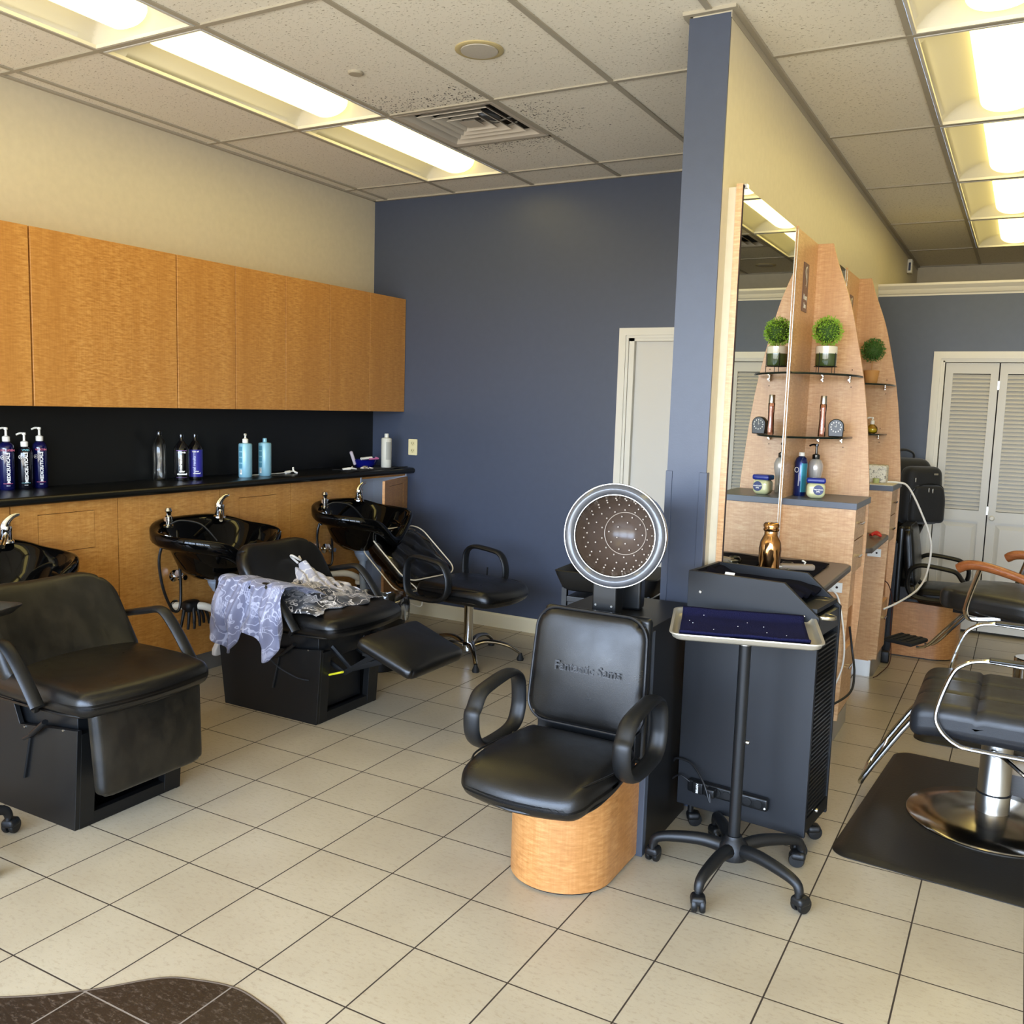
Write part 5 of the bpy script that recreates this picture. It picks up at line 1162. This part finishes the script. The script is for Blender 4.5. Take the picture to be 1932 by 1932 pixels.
tw2.location = tb_.location; tw2.rotation_euler = tb_.rotation_euler
lint = MB(); rs = random.Random(9)
for q in range(9):
    x, y = rs.uniform(-.18, .16), rs.uniform(-.10, .12); lint.rbox((x, y, .0185+.0), (.003, .0022, .0015), .0006, 1, None, 1)
lo_ = lint.put('lint', WT, tw2)
# second stand, cut by left edge
ts2 = tray_stand('black rolling stand at the left edge with a flat black tray, mostly cropped', (-3.03, 1.58, 0), math.radians(84))
MB().tube([(0, 0, .13), (0, 0, .80)], .0195, 20).put('pole', DARKMETAL, ts2)
tr2 = MB(); tr2.loft([[(x, y, z) for x, y in rrect(.40+2*g, .30+2*g, .03, 5)] for g, z in ((-.03, 0), (-.02, .0), (-.004, .022), (.006, .024), (.006, .020), (-.016, -.004), (-.03, -.004))])
o = tr2.put('tray_top', flat('worn_black_tray', '#1c1b18', .4), ts2, angle=50); o.location = (-.054, .101, .80); o.rotation_euler = (0, 0, math.radians(20))
# ============================================================ ROLLING CART BEHIND THE DRYER
def rolling_cart(label, loc, rz, W=.40, D=.34, h=.79, rows=4):
    t = T('rolling_cart', label, 'cart', loc, rz, 'black rolling drawer carts')
    m = MB()
    for sx_ in (-1, 1):
        for sy_ in (-1, 1): m.box(sx_*(W/2-.03)-.012, sx_*(W/2-.03)+.012, sy_*(D/2-.03)-.012, sy_*(D/2-.03)+.012, .06, h-.08)
    m.put('frame_post', PLASTIC_S, t, smooth=False)
    m = MB(); o_ = lambda g: rrect(W+2*g, D+2*g, .04, 5)
    m.loft([[(x, y, z) for x, y in o_(g)] for g, z in ((-.03, h-.095), (-.012, h-.085), (.012, h-.02), (.018, h), (.010, h+.004), (-.004, h-.03), (-.02, h-.06))]); m.put('top_tray', PLASTIC, t, angle=50)
    MB().box(-W/2+.02, W/2-.02, -D/2+.02, D/2-.02, .06, .085).put('bottom_shelf', PLASTIC_S, t, smooth=False)
    dh = (h-.20)/rows
    for q in range(rows):
        z0 = .10+q*dh; d_ = MB().box(-W/2+.045, W/2-.045, -D/2+.022, D/2-.03, z0, z0+dh-.018).box(-W/2+.045, W/2-.045, -D/2+.012, -D/2+.03, z0+dh-.045, z0+dh-.018)
        d_.put('drawer', PLASTIC_S, t, smooth=False, bevel=.003)
    for sx_ in (-1, 1):
        for sy_ in (-1, 1): caster(t, sx_*(W/2-.04), sy_*(D/2-.04), .022, .065)
    return t
rolling_cart('black rolling drawer cart behind the dryer hood near the wall end', (-1.64, 3.98, 0), math.radians(4), .46)
rolling_cart('black rolling drawer cart carrying the backpack by the closet', (-.80, 7.04, 0), math.radians(3), .40, .34, .80)
# backpack
bp = T('backpack', 'black backpack sitting on the rolling cart by the closet', 'backpack', (-.70, 6.95, .815), math.radians(38))
BPF = flat('black_nylon', '#0e0e0f', .7, noise=(180, .3, .003), sheen=.2)
MB().rbox((0, .03, .225), (.34, .20, .45), .07, 8, lambda x, y, z: (x*(1-.06*z/.2), y+.02*(z/.2)**2, z)).put('main_compartment', BPF, bp)
MB().rbox((.035, -.095, .20), (.30, .13, .40), .055, 8, lambda x, y, z: (x*(1-.12*max(0, z/.2)), y-.012*puff(x/.15, z/.2), z)).put('middle_compartment', BPF, bp)
MB().rbox((.045, -.165, .145), (.26, .07, .26), .032, 8, lambda x, y, z: (x*(1-.22*max(0, z/.13)**2), y, z)).put('front_pocket', BPF, bp)
MB().tube([(-.08, .09, .43), (-.07, .07, .49), (.0, .06, .505), (.06, .06, .48), (.07, .07, .43)], .014, 8, smooth=5, ry=.6).put('grab_handle', BPF, bp)
MB().tube([(-.12, .12, .42), (-.17, .16, .33), (-.17, .17, .15), (-.12, .13, .04)], .016, 8, smooth=5, ry=.5).put('shoulder_strap', BPF, bp)
zp = MB()
for x, y, z in ((.03, -.205, .245), (.06, -.203, .24), (-.05, -.168, .31), (-.14, -.05, .34)): zp.rbox((x, y, z), (.008, .004, .03), .002, 1)
zp.put('zip_pull', STEEL, bp)
MB().box(.085, .115, -.166, -.162, .345, .357).put('badge', STEEL, bp, smooth=False)
MB().tube([(-.075, -.166, .10), (-.08, -.175, .22), (-.02, -.185, .275), (.08, -.18, .285), (.165, -.16, .25), (.175, -.15, .1)], .004, 6, smooth=6).put('pocket_seam', PLASTIC_S, bp)
sc_ = MB()
for q in range(5): sc_.lathe([(.0105, 0), (.012, .006), (.0105, .012)], 12, (-.655, 6.79, .70+q*.013))
tag(sc_.put('scrunchie', flat('striped_band', '#8c5a48', .7)), 'small striped hair band hanging on the rolling cart below the backpack', 'hair band')
# ============================================================ TRASH BIN
tbn = T('trash_bin', 'black trash bin with clear liner behind the chair with the cape', 'trash bin', (-3.215, 4.225, 0))
MB().lathe([(.125, 0), (.13, .004), (.165, .40), (.170, .405), (.165, .41), (.158, .40), (.124, .01), (0, .01)], 36).put('bin_body', BLACKBOX, tbn)
lr = MB(); n = 60; rings = []
for k, (r, z) in enumerate(((.130, .20), (.150, .36), (.166, .42), (.176, .41), (.180, .375), (.178, .33), (.176, .305))):
    rings.append([((r+.006*sin(11*th+k)+.003*sin(23*th))*cos(th), (r+.006*sin(11*th+k)+.003*sin(23*th))*sin(th), z+.012*sin(5*th+k*.5)*(k > 1)) for th in [2*PI*i/n for i in range(n)]])
lr.loft(rings, cap=False).put('liner', glassy('milky_liner', '#c9c8c4', .18, 1.4, .6), tbn, angle=80)
# jug and box beyond the bowl
tag(MB().lathe([(.035, 0), (.042, .01), (.042, .15), (.025, .18), (.016, .19), (.016, .205), (0, .206)], 24, (-3.72, 4.93, 0)).put('white_bottle', flat('frosted_white', '#a9a594', .4)), 'dusty white bottle on the floor under the farthest bowl', 'bottle')
# ============================================================ CAPE on the second shampoo chair
def cape_mat(name, base, ink, scale, th):
    t = NT(name); v = t.coord((1, 1, 1)); vo = t.new('TexVoronoi', feature='DISTANCE_TO_EDGE'); vo.inputs['Scale'].default_value = scale; vo.inputs['Randomness'].default_value = 1
    nz = t.new('TexNoise'); nz.inputs['Scale'].default_value = 9; t.link(v, nz.inputs['Vector'])
    nn = t.noise(t.coord((1, 1, 1.15), (2, 1, 4)), scale, 2.2, .5)
    ln = 0
    for c_ in (.44, .56):
        q_ = t.math('ABSOLUTE', t.math('SUBTRACT', nn, c_)); r_ = t.ramp(q_, [(.0, (1, 1, 1, 1)), (.009, (1, 1, 1, 1)), (.016, (0, 0, 0, 1))])
        ln = t.math('MAXIMUM', ln, r_)
    fl = t.ramp(nn, [(.64, (0, 0, 0, 1)), (.65, (.45, .45, .45, 1))]); ln = t.math('MAXIMUM', ln, fl)
    wv = t.new('TexWave'); wv.inputs['Scale'].default_value = 75; wv.inputs['Distortion'].default_value = 3; t.link(v, wv.inputs['Vector'])
    msk = t.ramp(t.noise(t.coord((1, 1, 1), (5, 3, 1)), 11, 2), [(.54, (0, 0, 0, 1)), (.57, (1, 1, 1, 1))])
    st = t.math('MULTIPLY', msk, t.ramp(wv.outputs['Fac'], [(.5, (0, 0, 0, 1)), (.62, (1, 1, 1, 1))]))
    t.link(t.mix(t.math('MAXIMUM', ln, st), lin(base), lin(ink)), t.b.inputs['Base Color']); t.b.inputs['Roughness'].default_value = .55; t.b.inputs['Sheen Weight'].default_value = .2
    return t.m
CAPEG = cape_mat('grey_printed_cape', '#6c6d82', '#a3a3b4', 10, 0); CAPEB = cape_mat('black_printed_cape', '#1a181a', '#c4bcb4', 13, 0)
cp = T('salon_cape', 'crumpled black and grey salon cape with white tool print on the shampoo chair', 'cape', (-2.85, 3.50, 0))
# grey reverse side hanging over the near arm; local x along chair, y towards the camera side negative
nu, nv = 64, 40; vs = []; fs = []
def hang(u, v):
    # u along the arm from back (-.52) to front (-.10); v: 0 inside on seat .. 1 bottom outside
    x = -.50+.43*u
    lobe = .16+.15*math.exp(-((u-.26)/.17)**2)+.15*math.exp(-((u-.80)/.15)**2)-.10*(max(0, u-.93)/.07)**2
    if v < .30:
        q = v/.30; y = -.10-.235*q; z = .60+.085*sin(q*PI*.5)
    elif v < .42:
        q = (v-.30)/.12; y = -.335-.030*sin(q*PI/2)-.012*q; z = .685-.02*q*q
    else:
        q = (v-.42)/.58; y = -.372-.045*sin(min(1, q*1.3)*PI)*(.5+.5*sin(u*9))-.02*q; z = .665-q*(lobe+.04)
        x = x+q*(-.07*(1-u)+.01)
        conv = .26 if u < .56 else .80; x += (-.50+.43*conv-x)*.12*q*q
    y += (.020*sin(u*27+2*v)*(.25+v)+.008*sin(u*58+8*v+2)+.010*sin(u*15-9*v)); z += .008*sin(u*22+v*9)
    return x, y, z
for i in range(nu+1):
    for j in range(nv+1): vs.append(hang(i/nu, j/nv))
for i in range(nu):
    for j in range(nv): a_ = i*(nv+1)+j; fs.append((a_, a_+1, a_+nv+2, a_+nv+1))
MB().add(vs, fs).put('grey_lining', CAPEG, cp, solid=.002, angle=85)
def heap(x0, x1, y0, y1, zf, mat, name, seedn, n=54):
    vs = []; fs = []
    for i in range(n+1):
        for j in range(n+1):
            u, v = i/n, j/n; x = x0+(x1-x0)*u; y = y0+(y1-y0)*v
            ed = .02*sin(9*v+seedn)+.015*sin(21*v); x += ed*(2*u-1); y += (.02*sin(8*u+seedn*2)+.012*sin(19*u))*(2*v-1)
            vs.append((x, y, zf(u, v, x, y)))
    for i in range(n):
        for j in range(n): a_ = i*(n+1)+j; fs.append((a_, a_+1, a_+n+2, a_+n+1))
    MB().add(vs, fs).put(name, mat, cp, solid=.002, angle=85)
def z1(u, v, x, y):
    b_ = .548+.055*(math.sin(PI*min(1, u*1.1))*math.sin(PI*v))**.6 if 0 < u*1.1 < 1 and 0 < v < 1 else .548
    f_ = abs(sin(17*u+6*v)*.5+.5*sin(9*v-13*u))*.032*math.sin(PI*v)**.5 if 0 < v < 1 else 0
    return b_+f_
heap(-.47, .03, -.30, .26, z1, CAPEB, 'black_face', 2)
def z2(u, v, x, y):
    return .575+.12*(1-u)**1.4*math.exp(-((v-.5)/.4)**2)+.02*abs(sin(14*v+5*u))
heap(-.40, -.12, -.02, .22, z2, cape_mat('light_cape', '#9c9aa2', '#c9c3bc', 9, 0), 'turned_up_fold', 5)
MB().tube([(-.40, .08, .70), (-.42, .05, .735), (-.39, .03, .745), (-.375, .07, .72), (-.41, .10, .73)], .006, 8, smooth=4).put('tie_knot', flat('white_tie', '#c4beb6', .6), cp)
MB().tube([(-.30, -.28, .42), (-.22, -.30, .30), (-.10, -.275, .235), (-.02, -.26, .225)], .0035, 6, smooth=6).put('tie_string', flat('black_tie', '#1a1a1c', .5), cp)
# loose towel scrap behind the chair
tag(MB().rbox((-3.50, 3.28, .30), (.03, .05, .12), .01, 4, lambda x, y, z: (x, y+.02*sin(40*z), z)).put('hanky', flat('white_rag', '#b9b3ad', .6)), 'small white rag hanging behind the chair with the cape', 'rag')
